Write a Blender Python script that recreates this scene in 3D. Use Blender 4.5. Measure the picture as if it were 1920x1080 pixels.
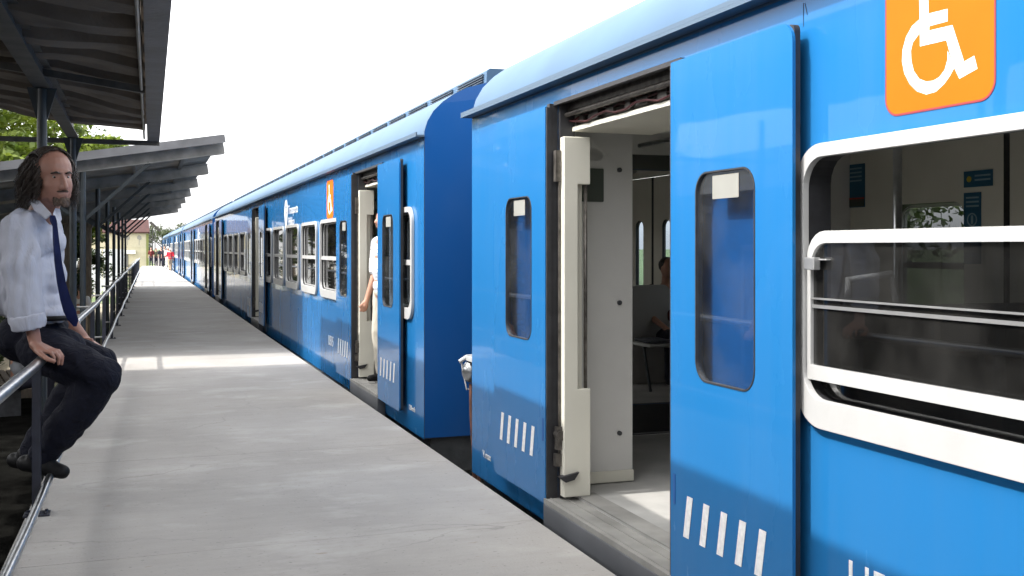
import bpy, bmesh, math, random
from mathutils import Vector, Matrix, noise
from mathutils.geometry import tessellate_polygon
random.seed(7)
R = math.radians
for o in list(bpy.data.objects): bpy.data.objects.remove(o)
scn = bpy.context.scene
COL = scn.collection

# ------------------------------------------------------------------ camera, sky, sun, exposure
H = 1.3; F = 2000.0; VX = 262.0; HY = 465.0
TH = math.atan((960-VX)/F); S_, C_ = math.sin(TH), math.cos(TH)
cam = bpy.data.cameras.new("camera"); co = bpy.data.objects.new("camera", cam); COL.objects.link(co)
co.location = (0, 0, H); co.rotation_euler = (R(90), 0, -TH)
cam.sensor_width = 36; cam.lens = F/1920*36; cam.shift_y = -(540-HY)/1920
cam.clip_start = 0.05; cam.clip_end = 3000
scn.camera = co
SUN = Vector((-1, 0.02, 1.215)).normalized()
w = bpy.data.worlds.new("World"); scn.world = w; w.use_nodes = True
nt = w.node_tree; bg = nt.nodes['Background']
sky = nt.nodes.new('ShaderNodeTexSky'); sky.sky_type = 'NISHITA'; sky.sun_disc = False
sky.sun_elevation = math.asin(SUN.z); sky.sun_rotation = math.atan2(SUN.x, SUN.y)
sky.dust_density = 4.0; sky.air_density = 1.0; sky.altitude = 20
hs = nt.nodes.new('ShaderNodeHueSaturation'); hs.inputs['Saturation'].default_value = 0.10; hs.inputs['Value'].default_value = 1.5
nt.links.new(sky.outputs[0], hs.inputs['Color']); hz = nt.nodes.new('ShaderNodeVectorMath'); hz.operation = 'ADD'; hz.inputs[1].default_value = (2.6, 2.6, 2.6)   # bright milky haze
nt.links.new(hs.outputs[0], hz.inputs[0]); nt.links.new(hz.outputs[0], bg.inputs['Color'])
bg.inputs['Strength'].default_value = 0.15
sl = bpy.data.lights.new("sun", 'SUN'); sl.energy = 2.5; sl.angle = R(0.6); sl.color = (1, .955, .89)
so = bpy.data.objects.new("sun", sl); COL.objects.link(so); so.rotation_euler = SUN.to_track_quat('Z', 'Y').to_euler()
so.location = (-20, -3, 25)
scn.view_settings.view_transform = 'Standard'; scn.view_settings.look = 'None'
scn.view_settings.exposure = 1.25; scn.view_settings.gamma = 1
scn.render.engine = 'CYCLES'
scn.cycles.max_bounces = 10; scn.cycles.transparent_max_bounces = 24

def at(px, py, d):            # world point at photo position and distance
    k = (px-960)/F*d
    return Vector((S_*d + C_*k, C_*d - S_*k, H-(py-HY)*d/F))

def pz(px, py, X):      # photo position on the plane x = X -> (y, z)
    d = F*X/(C_*(px-VX)); return (d-X*S_)/C_, H-(py-HY)*d/F

# ------------------------------------------------------------------ materials
def newmat(name):
    m = bpy.data.materials.new(name); m.use_nodes = True
    return m, m.node_tree.nodes, m.node_tree.links, m.node_tree.nodes['Principled BSDF']
def mat(name, col, rough=.5, metal=0, coat=0, var=0, vscale=8, bump=0, bscale=40, spec=.5, stretch=None):
    m, N, L, b = newmat(name)
    b.inputs['Base Color'].default_value = (*col, 1); b.inputs['Roughness'].default_value = rough
    b.inputs['Metallic'].default_value = metal; b.inputs['Coat Weight'].default_value = coat
    b.inputs['Coat Roughness'].default_value = .04; b.inputs['Specular IOR Level'].default_value = spec
    tc = N.new('ShaderNodeTexCoord'); src = tc.outputs['Object']
    if stretch:
        mp = N.new('ShaderNodeMapping'); mp.inputs['Scale'].default_value = stretch
        L.new(src, mp.inputs['Vector']); src = mp.outputs[0]
    if var:
        n = N.new('ShaderNodeTexNoise'); n.inputs['Scale'].default_value = vscale; n.inputs['Detail'].default_value = 6
        L.new(src, n.inputs['Vector'])
        r = N.new('ShaderNodeMapRange'); r.inputs[1].default_value = .3; r.inputs[2].default_value = .7
        r.inputs[3].default_value = 1-var; r.inputs[4].default_value = 1+var
        L.new(n.outputs[0], r.inputs[0])
        mx = N.new('ShaderNodeVectorMath'); mx.operation = 'SCALE'; mx.inputs[0].default_value = col
        L.new(r.outputs[0], mx.inputs['Scale']); L.new(mx.outputs[0], b.inputs['Base Color'])
    if bump:
        n2 = N.new('ShaderNodeTexNoise'); n2.inputs['Scale'].default_value = bscale; n2.inputs['Detail'].default_value = 4
        L.new(src, n2.inputs['Vector'])
        bp = N.new('ShaderNodeBump'); bp.inputs['Strength'].default_value = bump; bp.inputs['Distance'].default_value = .01
        L.new(n2.outputs[0], bp.inputs['Height']); L.new(bp.outputs[0], b.inputs['Normal'])
    return m
def paint(name, col, rough=.18, dirt=.03):
    m, N, L, b = newmat(name)
    tc = N.new('ShaderNodeTexCoord')
    mp = N.new('ShaderNodeMapping'); mp.inputs['Scale'].default_value = (1, 1.1, .45); L.new(tc.outputs['Object'], mp.inputs['Vector'])
    n = N.new('ShaderNodeTexNoise'); n.inputs['Scale'].default_value = 2.6; n.inputs['Detail'].default_value = 8
    L.new(mp.outputs[0], n.inputs['Vector'])
    mp2 = N.new('ShaderNodeMapping'); mp2.inputs['Scale'].default_value = (1, 9, .7); L.new(tc.outputs['Object'], mp2.inputs['Vector'])
    n3 = N.new('ShaderNodeTexNoise'); n3.inputs['Scale'].default_value = 1.6; n3.inputs['Detail'].default_value = 5
    L.new(mp2.outputs[0], n3.inputs['Vector'])
    ad = N.new('ShaderNodeMath'); ad.operation = 'MULTIPLY'; L.new(n.outputs[0], ad.inputs[0]); L.new(n3.outputs[0], ad.inputs[1])
    r = N.new('ShaderNodeMapRange'); r.inputs[1].default_value = .12; r.inputs[2].default_value = .42; r.inputs[3].default_value = 0; r.inputs[4].default_value = dirt
    L.new(ad.outputs[0], r.inputs[0])
    mx = N.new('ShaderNodeMixRGB'); mx.inputs[1].default_value = (*col, 1); mx.inputs[2].default_value = (.30, .34, .38, 1)
    L.new(r.outputs[0], mx.inputs[0]); L.new(mx.outputs[0], b.inputs['Base Color'])
    r2 = N.new('ShaderNodeMapRange'); r2.inputs[3].default_value = rough; r2.inputs[4].default_value = rough+.16
    L.new(n.outputs[0], r2.inputs[0]); L.new(r2.outputs[0], b.inputs['Roughness'])
    b.inputs['Coat Weight'].default_value = .55; b.inputs['Coat IOR'].default_value = 1.3; b.inputs['Coat Roughness'].default_value = .03; b.inputs['Specular IOR Level'].default_value = .06
    n2 = N.new('ShaderNodeTexNoise'); n2.inputs['Scale'].default_value = 1.7; n2.inputs['Detail'].default_value = 2
    L.new(mp.outputs[0], n2.inputs['Vector'])
    bp = N.new('ShaderNodeBump'); bp.inputs['Strength'].default_value = .045; bp.inputs['Distance'].default_value = .02
    L.new(n2.outputs[0], bp.inputs['Height']); L.new(bp.outputs[0], b.inputs['Normal']); L.new(bp.outputs[0], b.inputs['Coat Normal'])
    return m
def glass(name, tint, refl=1.0):
    m = bpy.data.materials.new(name); m.use_nodes = True; N = m.node_tree.nodes; L = m.node_tree.links; N.clear()
    o = N.new('ShaderNodeOutputMaterial'); t = N.new('ShaderNodeBsdfTransparent'); t.inputs[0].default_value = (*tint, 1)
    g = N.new('ShaderNodeBsdfGlossy'); g.inputs['Roughness'].default_value = .02; g.inputs[0].default_value = (refl, refl, refl, 1)
    fr = N.new('ShaderNodeFresnel'); ge = N.new('ShaderNodeNewGeometry'); io = N.new('ShaderNodeMapRange'); io.inputs[3].default_value = 1.5; io.inputs[4].default_value = 1/1.5; L.new(ge.outputs['Backfacing'], io.inputs[0]); L.new(io.outputs[0], fr.inputs[0]); mx = N.new('ShaderNodeMixShader')
    d = N.new('ShaderNodeBsdfDiffuse'); d.inputs[0].default_value = (.35, .34, .32, 1)
    tc = N.new('ShaderNodeTexCoord'); n = N.new('ShaderNodeTexNoise'); n.inputs['Scale'].default_value = 5; n.inputs['Detail'].default_value = 8
    L.new(tc.outputs['Object'], n.inputs['Vector'])
    r = N.new('ShaderNodeMapRange'); r.inputs[1].default_value = .4; r.inputs[2].default_value = .8; r.inputs[3].default_value = .01; r.inputs[4].default_value = .06
    L.new(n.outputs[0], r.inputs[0]); mx0 = N.new('ShaderNodeMixShader')
    L.new(r.outputs[0], mx0.inputs[0]); L.new(t.outputs[0], mx0.inputs[1]); L.new(d.outputs[0], mx0.inputs[2])
    L.new(fr.outputs[0], mx.inputs[0]); L.new(mx0.outputs[0], mx.inputs[1]); L.new(g.outputs[0], mx.inputs[2]); L.new(mx.outputs[0], o.inputs[0])
    return m
BLUE = (.012, .130, .335)
M = dict(
 blue=paint('blue_paint', BLUE), roofblue=mat('roof_paint', (.055, .108, .18), .5, var=.08, vscale=2, spec=.2),
 endblue=paint('end_paint', (.007, .080, .28), .35, .04),
 white=mat('white_frame_paint', (.41, .41, .405), .35, var=.06, vscale=6, bump=.05),
 mark=mat('white_marking', (.74, .73, .72), .5, var=.12, vscale=60),
 orange=mat('orange_sign', (.70, .118, .006), .6, spec=.1, var=.04, vscale=5), redline=mat('dark_red_line', (.25, .03, .04), .5),
 rubber=mat('black_rubber', (.022, .022, .025), .55, var=.3, vscale=20), dark=mat('dark_steel', (.035, .037, .042), .5, var=.4, vscale=12, bump=.2),
 under=mat('underframe', (.075, .078, .08), .8, var=.4, vscale=5, bump=.4), grease=mat('greasy_metal', (.11, .10, .09), .4, .6, var=.5, vscale=25),
 cream=mat('cream_laminate', (.62, .60, .52), .45, var=.05, vscale=3), panel=mat('off_white_panel', (.52, .515, .50), .4, var=.05, vscale=3),
 floor=mat('vinyl_floor', (.36, .355, .34), .6, var=.18, vscale=4, bump=.1), sill=mat('worn_alloy_sill', (.24, .235, .22), .6, .1, var=.25, vscale=5, bump=.1),
 chrome=mat('steel_tube', (.42, .43, .44), .3, 1, var=.2, vscale=15), alu=mat('aluminium', (.5, .5, .5), .4, .8, var=.1),
 glass=glass('tinted_glass', (.42, .43, .44)), paneglass=glass('door_glass', (.74, .80, .86)),
 seat=mat('seat_grey_fabric', (.075, .08, .095), .85, var=.3, vscale=30), seatw=mat('seat_shell', (.45, .45, .44), .4),
 sticker=mat('paper_sticker', (.24, .24, .22), .6, var=.05), posterb=mat('blue_poster', (.015, .09, .16), .5), posterd=mat('dark_poster', (.05, .06, .05), .5),
 posterl=mat('pale_print', (.22, .32, .38), .6), posterr=mat('red_print', (.4, .04, .03), .6),
 railp=mat('railing_post_paint', (.018, .02, .032), .4, var=.3, vscale=12),
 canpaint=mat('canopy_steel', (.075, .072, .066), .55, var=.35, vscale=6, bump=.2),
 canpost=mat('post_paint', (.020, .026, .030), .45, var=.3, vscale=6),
 tree_trunk=mat('bark', (.09, .07, .05), .9, var=.4, vscale=8, bump=.8, bscale=20),
 yellow=mat('yellow_wall', (.50, .46, .32), .85, var=.1, vscale=2), redroof=mat('red_roof', (.045, .012, .010), .8, var=.25, vscale=4),
 offwhite=mat('white_board', (.72, .72, .70), .7, var=.05), greydoor=mat('grey_door', (.14, .14, .13), .7), stencil=mat('grey_stencil', (.28, .27, .24), .9),
 wood=mat('weathered_wood', (.17, .14, .11), .85, var=.3, vscale=6, bump=.4, stretch=(6, 6, 1)),
 wallgrey=mat('grey_wall', (.07, .066, .058), .9, var=.3, vscale=2, bump=.3), fencew=mat('white_fence_paint', (.62, .64, .66), .7, var=.08),
)

# ------------------------------------------------------------------ mesh builder
class MB:
    def __init__(s): s.v = []; s.f = []; s.m = []
    def add(s, vs, fs, mi=0):
        b = len(s.v); s.v += [tuple(p) for p in vs]; s.f += [tuple(b+i for i in f) for f in fs]
        s.m += [mi]*len(fs); return s
    def box(s, a, b, mi=0):
        x0, y0, z0 = a; x1, y1, z1 = b
        return s.add([(x0,y0,z0),(x1,y0,z0),(x1,y1,z0),(x0,y1,z0),(x0,y0,z1),(x1,y0,z1),(x1,y1,z1),(x0,y1,z1)],
                     [(0,3,2,1),(4,5,6,7),(0,1,5,4),(1,2,6,5),(2,3,7,6),(3,0,4,7)], mi)
    def bar(s, p, q, wx, wz, mi=0):     # rectangular bar from p to q
        p, q = Vector(p), Vector(q); d = (q-p).normalized()
        up = Vector((0,0,1)) if abs(d.z) < .9 else Vector((0,1,0))
        a = d.cross(up).normalized()*wx/2; b = a.cross(d).normalized()*wz/2
        vs = [p-a-b, p+a-b, p+a+b, p-a+b, q-a-b, q+a-b, q+a+b, q-a+b]
        return s.add(vs, [(0,3,2,1),(4,5,6,7),(0,1,5,4),(1,2,6,5),(2,3,7,6),(3,0,4,7)], mi)
    def tube(s, pts, r, n=10, mi=0, flat=1.0):
        pts = [Vector(p) for p in pts]; rs = r if isinstance(r, (list, tuple)) else [r]*len(pts)
        base = len(s.v); pa = None
        for i, p in enumerate(pts):
            d = (pts[min(i+1, len(pts)-1)]-pts[max(i-1, 0)]).normalized()
            if pa is None:
                up = Vector((0,0,1)) if abs(d.z) < .9 else Vector((0,1,0)); pa = d.cross(up).normalized()
            else: pa = (pa - d*pa.dot(d)).normalized()
            b = pa.cross(d).normalized()
            for k in range(n):
                t = 2*math.pi*k/n; s.v.append(tuple(p+(pa*math.cos(t)+b*math.sin(t)*flat)*rs[i]))
        fs = [(base+i*n+k, base+i*n+(k+1)%n, base+(i+1)*n+(k+1)%n, base+(i+1)*n+k) for i in range(len(pts)-1) for k in range(n)]
        fs += [tuple(base+k for k in range(n))[::-1], tuple(base+(len(pts)-1)*n+k for k in range(n))]
        s.f += fs; s.m += [mi]*len(fs); return s
    def ell(s, c, r, rot=None, n=16, mi=0):
        c = Vector(c); r = (r,)*3 if isinstance(r, (int, float)) else r; vs = []; h = n//2
        for i in range(1, h):
            a = math.pi*i/h
            for k in range(n):
                t = 2*math.pi*k/n; p = Vector((r[0]*math.sin(a)*math.cos(t), r[1]*math.sin(a)*math.sin(t), r[2]*math.cos(a)))
                vs.append(c+(rot @ p if rot else p))
        for zz in (r[2], -r[2]):
            p = Vector((0, 0, zz)); vs.append(c+(rot @ p if rot else p))
        fs = [(i*n+k, (i+1)*n+k, (i+1)*n+(k+1)%n, i*n+(k+1)%n) for i in range(h-2) for k in range(n)]
        T = (h-1)*n
        fs += [(T, k, (k+1)%n) for k in range(n)] + [(T+1, (h-2)*n+(k+1)%n, (h-2)*n+k) for k in range(n)]
        return s.add(vs, fs, mi)
    def cap(s, p, r0, q, r1, n=14, mi=0):   # tapered capsule
        p, q = Vector(p), Vector(q); d = (q-p); L = d.length; d = d/L
        pts = []; rs = []
        for k in range(5):
            a = math.pi/2*(1-k/4); pts.append(p-d*r0*math.sin(a)); rs.append(max(r0*math.cos(a), .0008))
        for k in range(5):
            a = math.pi/2*k/4; pts.append(q+d*r1*math.sin(a)); rs.append(max(r1*math.cos(a), .0008))
        return s.tube(pts, rs, n, mi)
    def plate(s, outer, holes, fn, t0, t1, mi=0, mi_back=None, mi_edge=None):
        """flat plate with holes; fn(u,v,t) -> xyz"""
        loops = [outer]+list(holes); flat = [p for l in loops for p in l]
        tris = tessellate_polygon([[Vector((p[0], p[1], 0)) for p in l] for l in loops])
        b = len(s.v); n = len(flat)
        s.v += [tuple(fn(p[0], p[1], t0)) for p in flat] + [tuple(fn(p[0], p[1], t1)) for p in flat]
        mb = mi if mi_back is None else mi_back; me = mi if mi_edge is None else mi_edge
        for t in tris:
            s.f.append((b+t[0], b+t[1], b+t[2])); s.m.append(mi)
            s.f.append((b+n+t[0], b+n+t[2], b+n+t[1])); s.m.append(mb)
        o = 0
        for l in loops:
            k = len(l)
            for i in range(k):
                a, c = o+i, o+(i+1) % k
                s.f.append((b+a, b+c, b+n+c, b+n+a)); s.m.append(me)
            o += k
        return s
    def build(s, name, mats, parent=None, smooth=False, bevel=0, loc=None, autos=False):
        me = bpy.data.meshes.new(name); me.from_pydata(s.v, [], s.f)
        if not isinstance(mats, (list, tuple)): mats = [mats]
        for m in mats: me.materials.append(m)
        me.polygons.foreach_set('material_index', s.m)
        bm = bmesh.new(); bm.from_mesh(me); bmesh.ops.recalc_face_normals(bm, faces=bm.faces); bm.to_mesh(me); bm.free()
        if smooth: me.polygons.foreach_set('use_smooth', [True]*len(me.polygons))
        if autos: me.set_sharp_from_angle(angle=R(40))
        o = bpy.data.objects.new(name, me); COL.objects.link(o)
        if parent: o.parent = parent
        if loc: o.location = loc
        if bevel:
            md = o.modifiers.new('bevel', 'BEVEL'); md.width = bevel; md.segments = 2; md.limit_method = 'ANGLE'; md.angle_limit = R(40)
        return o
def rr(u0, v0, u1, v1, r, n=6):
    rs = r if isinstance(r, (list, tuple)) else (r,)*4      # corners: (u0v0),(u1v0),(u1v1),(u0v1)
    out = []
    for (cx, cy, a0, rad) in ((u0, v0, 180, rs[0]), (u1, v0, 270, rs[1]), (u1, v1, 0, rs[2]), (u0, v1, 90, rs[3])):
        ox = cx+rad*(1 if cx == u0 else -1); oy = cy+rad*(1 if cy == v0 else -1)
        if rad < 1e-5: out.append((cx, cy)); continue
        for k in range(n+1):
            a = R(a0+90*k/n); out.append((ox+rad*math.cos(a), oy+rad*math.sin(a)))
    return out
def circ(u, v, r, n=20, rv=None): return [(u+r*math.cos(2*math.pi*k/n), v+(rv or r)*math.sin(2*math.pi*k/n)) for k in range(n)]
SX = lambda u, v, t: (t, u, v)       # plate in the plane of a car side, u along the track
SY = lambda u, v, t: (u, t, v)       # plate across the track
def tag(o, label=None, cat=None, group=None, kind=None):
    for k, v in (('label', label), ('category', cat), ('group', group), ('kind', kind)):
        if v: o[k] = v
    return o
def empty(name, loc=(0, 0, 0), rz=0):
    o = bpy.data.objects.new(name, None); COL.objects.link(o); o.location = loc; o.rotation_euler = (0, 0, rz); o.empty_display_size = .2
    return o
def text(body, size, name, m, parent, y, z, x, sx=1.0, align='LEFT', depth=.001, rot=None):
    cu = bpy.data.curves.new(name, 'FONT'); cu.body = body; cu.size = size; cu.extrude = depth; cu.align_x = align; cu.resolution_u = 4
    t = bpy.data.objects.new('tmp', cu); COL.objects.link(t)
    dg = bpy.context.evaluated_depsgraph_get(); me = bpy.data.meshes.new_from_object(t.evaluated_get(dg))
    bpy.data.objects.remove(t)
    mt = Matrix(((0, 0, -1, x), (-sx, 0, 0, y), (0, 1, 0, z), (0, 0, 0, 1))) if rot is None else rot
    me.transform(mt); me.materials.clear(); me.materials.append(m)
    bm = bmesh.new(); bm.from_mesh(me); bmesh.ops.recalc_face_normals(bm, faces=bm.faces); bm.to_mesh(me); bm.free()
    o = bpy.data.objects.new(name, me); COL.objects.link(o); o.parent = parent
    return o
def children(o, cache={}):
    return [c for c in bpy.data.objects if c.parent == o]
def copy_tree(o, parent=None):
    c = o.copy(); COL.objects.link(c); c.parent = parent
    for ch in children(o): copy_tree(ch, c)
    return c

# ------------------------------------------------------------------ ground and platform
def ground_mat():
    m, N, L, b = newmat('ground_earth_grass'); tc = N.new('ShaderNodeTexCoord')
    n = N.new('ShaderNodeTexNoise'); n.inputs['Scale'].default_value = .18; n.inputs['Detail'].default_value = 9; L.new(tc.outputs['Object'], n.inputs['Vector'])
    n2 = N.new('ShaderNodeTexNoise'); n2.inputs['Scale'].default_value = 9; n2.inputs['Detail'].default_value = 8; L.new(tc.outputs['Object'], n2.inputs['Vector'])
    cr = N.new('ShaderNodeValToRGB'); cr.color_ramp.elements[0].position = .44; cr.color_ramp.elements[0].color = (.075, .115, .03, 1)
    cr.color_ramp.elements[1].position = .58; cr.color_ramp.elements[1].color = (.34, .30, .22, 1)
    sx = N.new('ShaderNodeSeparateXYZ'); L.new(tc.outputs['Object'], sx.inputs[0])
    r = N.new('ShaderNodeMapRange'); r.inputs[1].default_value = -4; r.inputs[2].default_value = 6; r.inputs[3].default_value = .12; r.inputs[4].default_value = -.2
    L.new(sx.outputs[0], r.inputs[0]); ad = N.new('ShaderNodeMath'); L.new(n.outputs[0], ad.inputs[0]); L.new(r.outputs[0], ad.inputs[1]); L.new(ad.outputs[0], cr.inputs[0])
    mx = N.new('ShaderNodeMixRGB'); mx.blend_type = 'MULTIPLY'; mx.inputs[0].default_value = .6
    cr2 = N.new('ShaderNodeValToRGB'); cr2.color_ramp.elements[0].position = .3; cr2.color_ramp.elements[0].color = (.45, .45, .45, 1); cr2.color_ramp.elements[1].position = .65
    L.new(n2.outputs[0], cr2.inputs[0]); L.new(cr.outputs[0], mx.inputs[1]); L.new(cr2.outputs[0], mx.inputs[2]); L.new(mx.outputs[0], b.inputs['Base Color'])
    b.inputs['Roughness'].default_value = .95
    bp = N.new('ShaderNodeBump'); bp.inputs['Strength'].default_value = .6; L.new(n2.outputs[0], bp.inputs['Height']); L.new(bp.outputs[0], b.inputs['Normal'])
    return m
def concrete_mat():
    m, N, L, b = newmat('platform_concrete'); tc = N.new('ShaderNodeTexCoord')
    def nz(scale, st, det=8, rough=.6, loc=(0, 0, 0)):
        mp = N.new('ShaderNodeMapping'); mp.inputs['Scale'].default_value = st; mp.inputs['Location'].default_value = loc; L.new(tc.outputs['Object'], mp.inputs['Vector'])
        n = N.new('ShaderNodeTexNoise'); n.inputs['Scale'].default_value = scale; n.inputs['Detail'].default_value = det; n.inputs['Roughness'].default_value = rough
        L.new(mp.outputs[0], n.inputs['Vector']); return n
    big = nz(.9, (1, .8, 1)); fine = nz(70, (1, 1, 1), 4); streak = nz(5, (.45, 2.6, 1), 12, .75); st2 = nz(7, (.5, 6, 1), 9, .7, (3, 1, 0)); patch = nz(1.5, (.8, 1.3, 1), 10, .68, (7, 3, 0))
    cr = N.new('ShaderNodeValToRGB'); e = cr.color_ramp.elements
    e[0].position = .30; e[0].color = (.235, .222, .206, 1); e[1].position = .72; e[1].color = (.365, .348, .327, 1)
    mixv = N.new('ShaderNodeMath'); mixv.operation = 'ADD'
    a1 = N.new('ShaderNodeMath'); a1.operation = 'MULTIPLY'; a1.inputs[1].default_value = .72; L.new(big.outputs[0], a1.inputs[0])
    a2 = N.new('ShaderNodeMath'); a2.operation = 'MULTIPLY'; a2.inputs[1].default_value = .28; L.new(streak.outputs[0], a2.inputs[0])
    L.new(a1.outputs[0], mixv.inputs[0]); L.new(a2.outputs[0], mixv.inputs[1]); L.new(mixv.outputs[0], cr.inputs[0])
    # pale worn patches
    pr = N.new('ShaderNodeMapRange'); pr.inputs[1].default_value = .52; pr.inputs[2].default_value = .66; pr.inputs[3].default_value = 0; pr.inputs[4].default_value = .42
    L.new(patch.outputs[0], pr.inputs[0]); m1 = N.new('ShaderNodeMixRGB'); m1.inputs[2].default_value = (.46, .442, .42, 1)
    L.new(pr.outputs[0], m1.inputs[0]); L.new(cr.outputs[0], m1.inputs[1])
    # thin trowel scratches
    sr = N.new('ShaderNodeMapRange'); sr.inputs[1].default_value = .30; sr.inputs[2].default_value = .40; sr.inputs[3].default_value = .30; sr.inputs[4].default_value = 0
    L.new(st2.outputs[0], sr.inputs[0]); m2 = N.new('ShaderNodeMixRGB'); m2.inputs[2].default_value = (.13, .125, .12, 1)
    L.new(sr.outputs[0], m2.inputs[0]); L.new(m1.outputs[0], m2.inputs[1])
    # dark specks and pits
    sp = nz(38, (1, 1.6, 1), 2, .5, (4, 4, 0)); spr = N.new('ShaderNodeMapRange'); spr.inputs[1].default_value = .66; spr.inputs[2].default_value = .74; spr.inputs[3].default_value = 0; spr.inputs[4].default_value = .55
    L.new(sp.outputs[0], spr.inputs[0]); m25 = N.new('ShaderNodeMixRGB'); m25.inputs[2].default_value = (.10, .095, .09, 1); L.new(spr.outputs[0], m25.inputs[0]); L.new(m2.outputs[0], m25.inputs[1]); m2 = m25
    # hairline cracks
    vmp = N.new('ShaderNodeMapping'); vmp.inputs['Scale'].default_value = (.5, 1.0, 1); wn = nz(3, (1, 1, 1), 4, .6, (9, 9, 0))
    wa = N.new('ShaderNodeVectorMath'); wa.operation = 'MULTIPLY_ADD'; wa.inputs[1].default_value = (.35, .35, 0); L.new(wn.outputs[1], wa.inputs[0]); L.new(tc.outputs['Object'], wa.inputs[2]); L.new(wa.outputs[0], vmp.inputs['Vector'])
    vo = N.new('ShaderNodeTexVoronoi'); vo.feature = 'DISTANCE_TO_EDGE'; vo.inputs['Scale'].default_value = .75; L.new(vmp.outputs[0], vo.inputs['Vector'])
    vr = N.new('ShaderNodeMapRange'); vr.inputs[1].default_value = .0; vr.inputs[2].default_value = .005; vr.inputs[3].default_value = 1; vr.inputs[4].default_value = 0; L.new(vo.outputs['Distance'], vr.inputs[0])
    vk = N.new('ShaderNodeMapRange'); vk.inputs[1].default_value = .45; vk.inputs[2].default_value = .62; vk.inputs[4].default_value = .55; L.new(big.outputs[0], vk.inputs[0])
    vm = N.new('ShaderNodeMath'); vm.operation = 'MULTIPLY'; L.new(vr.outputs[0], vm.inputs[0]); L.new(vk.outputs[0], vm.inputs[1])
    m26 = N.new('ShaderNodeMixRGB'); m26.inputs[2].default_value = (.11, .105, .10, 1); L.new(vm.outputs[0], m26.inputs[0]); L.new(m2.outputs[0], m26.inputs[1]); m2 = m26
    # rusty flecks
    rust = nz(13, (.7, 1.8, 1), 3, .5, (1, 8, 0)); rrm = N.new('ShaderNodeMapRange'); rrm.inputs[1].default_value = .70; rrm.inputs[2].default_value = .76; rrm.inputs[4].default_value = .5
    L.new(rust.outputs[0], rrm.inputs[0]); m3 = N.new('ShaderNodeMixRGB'); m3.inputs[2].default_value = (.20, .13, .08, 1)
    L.new(rrm.outputs[0], m3.inputs[0]); L.new(m2.outputs[0], m3.inputs[1]); L.new(m3.outputs[0], b.inputs['Base Color'])
    b.inputs['Roughness'].default_value = .82
    bp = N.new('ShaderNodeBump'); bp.inputs['Strength'].default_value = .35; bp.inputs['Distance'].default_value = .006
    ab = N.new('ShaderNodeMath'); ab.operation = 'ADD'; L.new(fine.outputs[0], ab.inputs[0]); L.new(streak.outputs[0], ab.inputs[1])
    L.new(ab.outputs[0], bp.inputs['Height']); L.new(bp.outputs[0], b.inputs['Normal'])
    return m
GZ = -.85
g = MB().add([(-900, -400, GZ), (900, -400, GZ), (900, 1500, GZ), (-900, 1500, GZ)], [(0, 1, 2, 3)])
tag(g.build('ground', ground_mat()), kind='structure')
gr = MB().add([(1.79, -40, GZ+.004), (5.4, -40, GZ+.004), (5.4, 300, GZ+.004), (1.79, 300, GZ+.004)], [(0, 1, 2, 3)])
tag(gr.build('track_bed', mat('ballast', (.12, .11, .10), .95, var=.6, vscale=18, bump=1, bscale=25)), kind='structure')
pa = MB().add([(-9, -40, GZ+.004), (-.65, -40, GZ+.004), (-.40, 17.5, GZ+.004), (-9, 17.5, GZ+.004)], [(0, 1, 2, 3)])  # near-black sheet laid over the ground, deep shade painted as its colour
tag(pa.build('ground_shade_sheet', mat('painted_ground_shade', (.006, .006, .0055), .95, spec=0, var=.5, vscale=4, bump=.5)), kind='structure')
CON = concrete_mat()
XL = lambda y: -.51+.0088*y       # the railing line and the canopies stand slightly skewed to the track
joints = [-22, -15, -8, -3.1, 0.4, 4.75, 6.93, 9.9, 13.0, 16.2, 19.3, 22.5, 25.6, 28.8, 32, 35.2, 40, 45, 50, 56, 63, 72, 82]
pl = MB()
for i in range(len(joints)-1):     # slabs with 4 mm joints between them
    a, b = joints[i]+.0016, joints[i+1]-.0016
    k0, k1 = (.03 if i % 2 else -.02), (.03 if (i+1) % 2 else -.02)
    vs = [(XL(a)-.06, a, 0), (1.785, a+k0, 0), (1.785, b+k1, 0), (XL(b)-.06, b, 0)]
    if i+1 < len(joints)-1: pass
    vs += [(x, y, -.02) for x, y, z in vs]
    pl.add(vs, [(0, 1, 2, 3), (0, 4, 5, 1), (1, 5, 6, 2), (2, 6, 7, 3), (3, 7, 4, 0)])
pl.add([(XL(-22)-.058, -22, -.006), (1.783, -22, -.006), (1.783, 82, -.006), (XL(82)-.058, 82, -.006),
        (XL(-22)-.058, -22, GZ), (1.783, -22, GZ), (1.783, 82, GZ), (XL(82)-.058, 82, GZ)],
       [(0, 1, 2, 3), (0, 4, 5, 1), (1, 5, 6, 2), (2, 6, 7, 3), (3, 7, 4, 0)])
tag(pl.build('platform', CON), kind='structure')
# a few pale crossing lines at the far, sunlit end of the platform
# ------------------------------------------------------------------ train
W0, WT = 1.92, .08                 # outer face of the near side, wall thickness
XC = 3.32; XF = 2*XC-W0            # centre line, outer face of the far side
LEN = 22.4
ZB, ZE = -.07, 2.085               # bottom and top of the side wall
prof = [(1.92, 2.085), (1.922, 2.135), (1.945, 2.21), (1.99, 2.285), (2.06, 2.355), (2.145, 2.415), (2.24, 2.465), (2.38, 2.505), (2.65, 2.55), (3.0, 2.58), (3.32, 2.59)]
prof = prof + [(2*XC-x, z) for x, z in prof[-2::-1]]
WZ0, WZ1 = .785, 1.61
LZ0, LZ1 = .06, 1.985              # door leaf
def side_holes(doors, wins, flip=False):
    hs = []
    for a, b in doors: hs.append(rr(a, .085, b, 2.0, .0001, 1) if False else [(a, .085), (b, .085), (b, 2.0), (a, 2.0)])
    for a, b in wins: hs.append(rr(a+.035, WZ0+.055, b-.035, WZ1-.03, .085, 5))
    return hs
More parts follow.
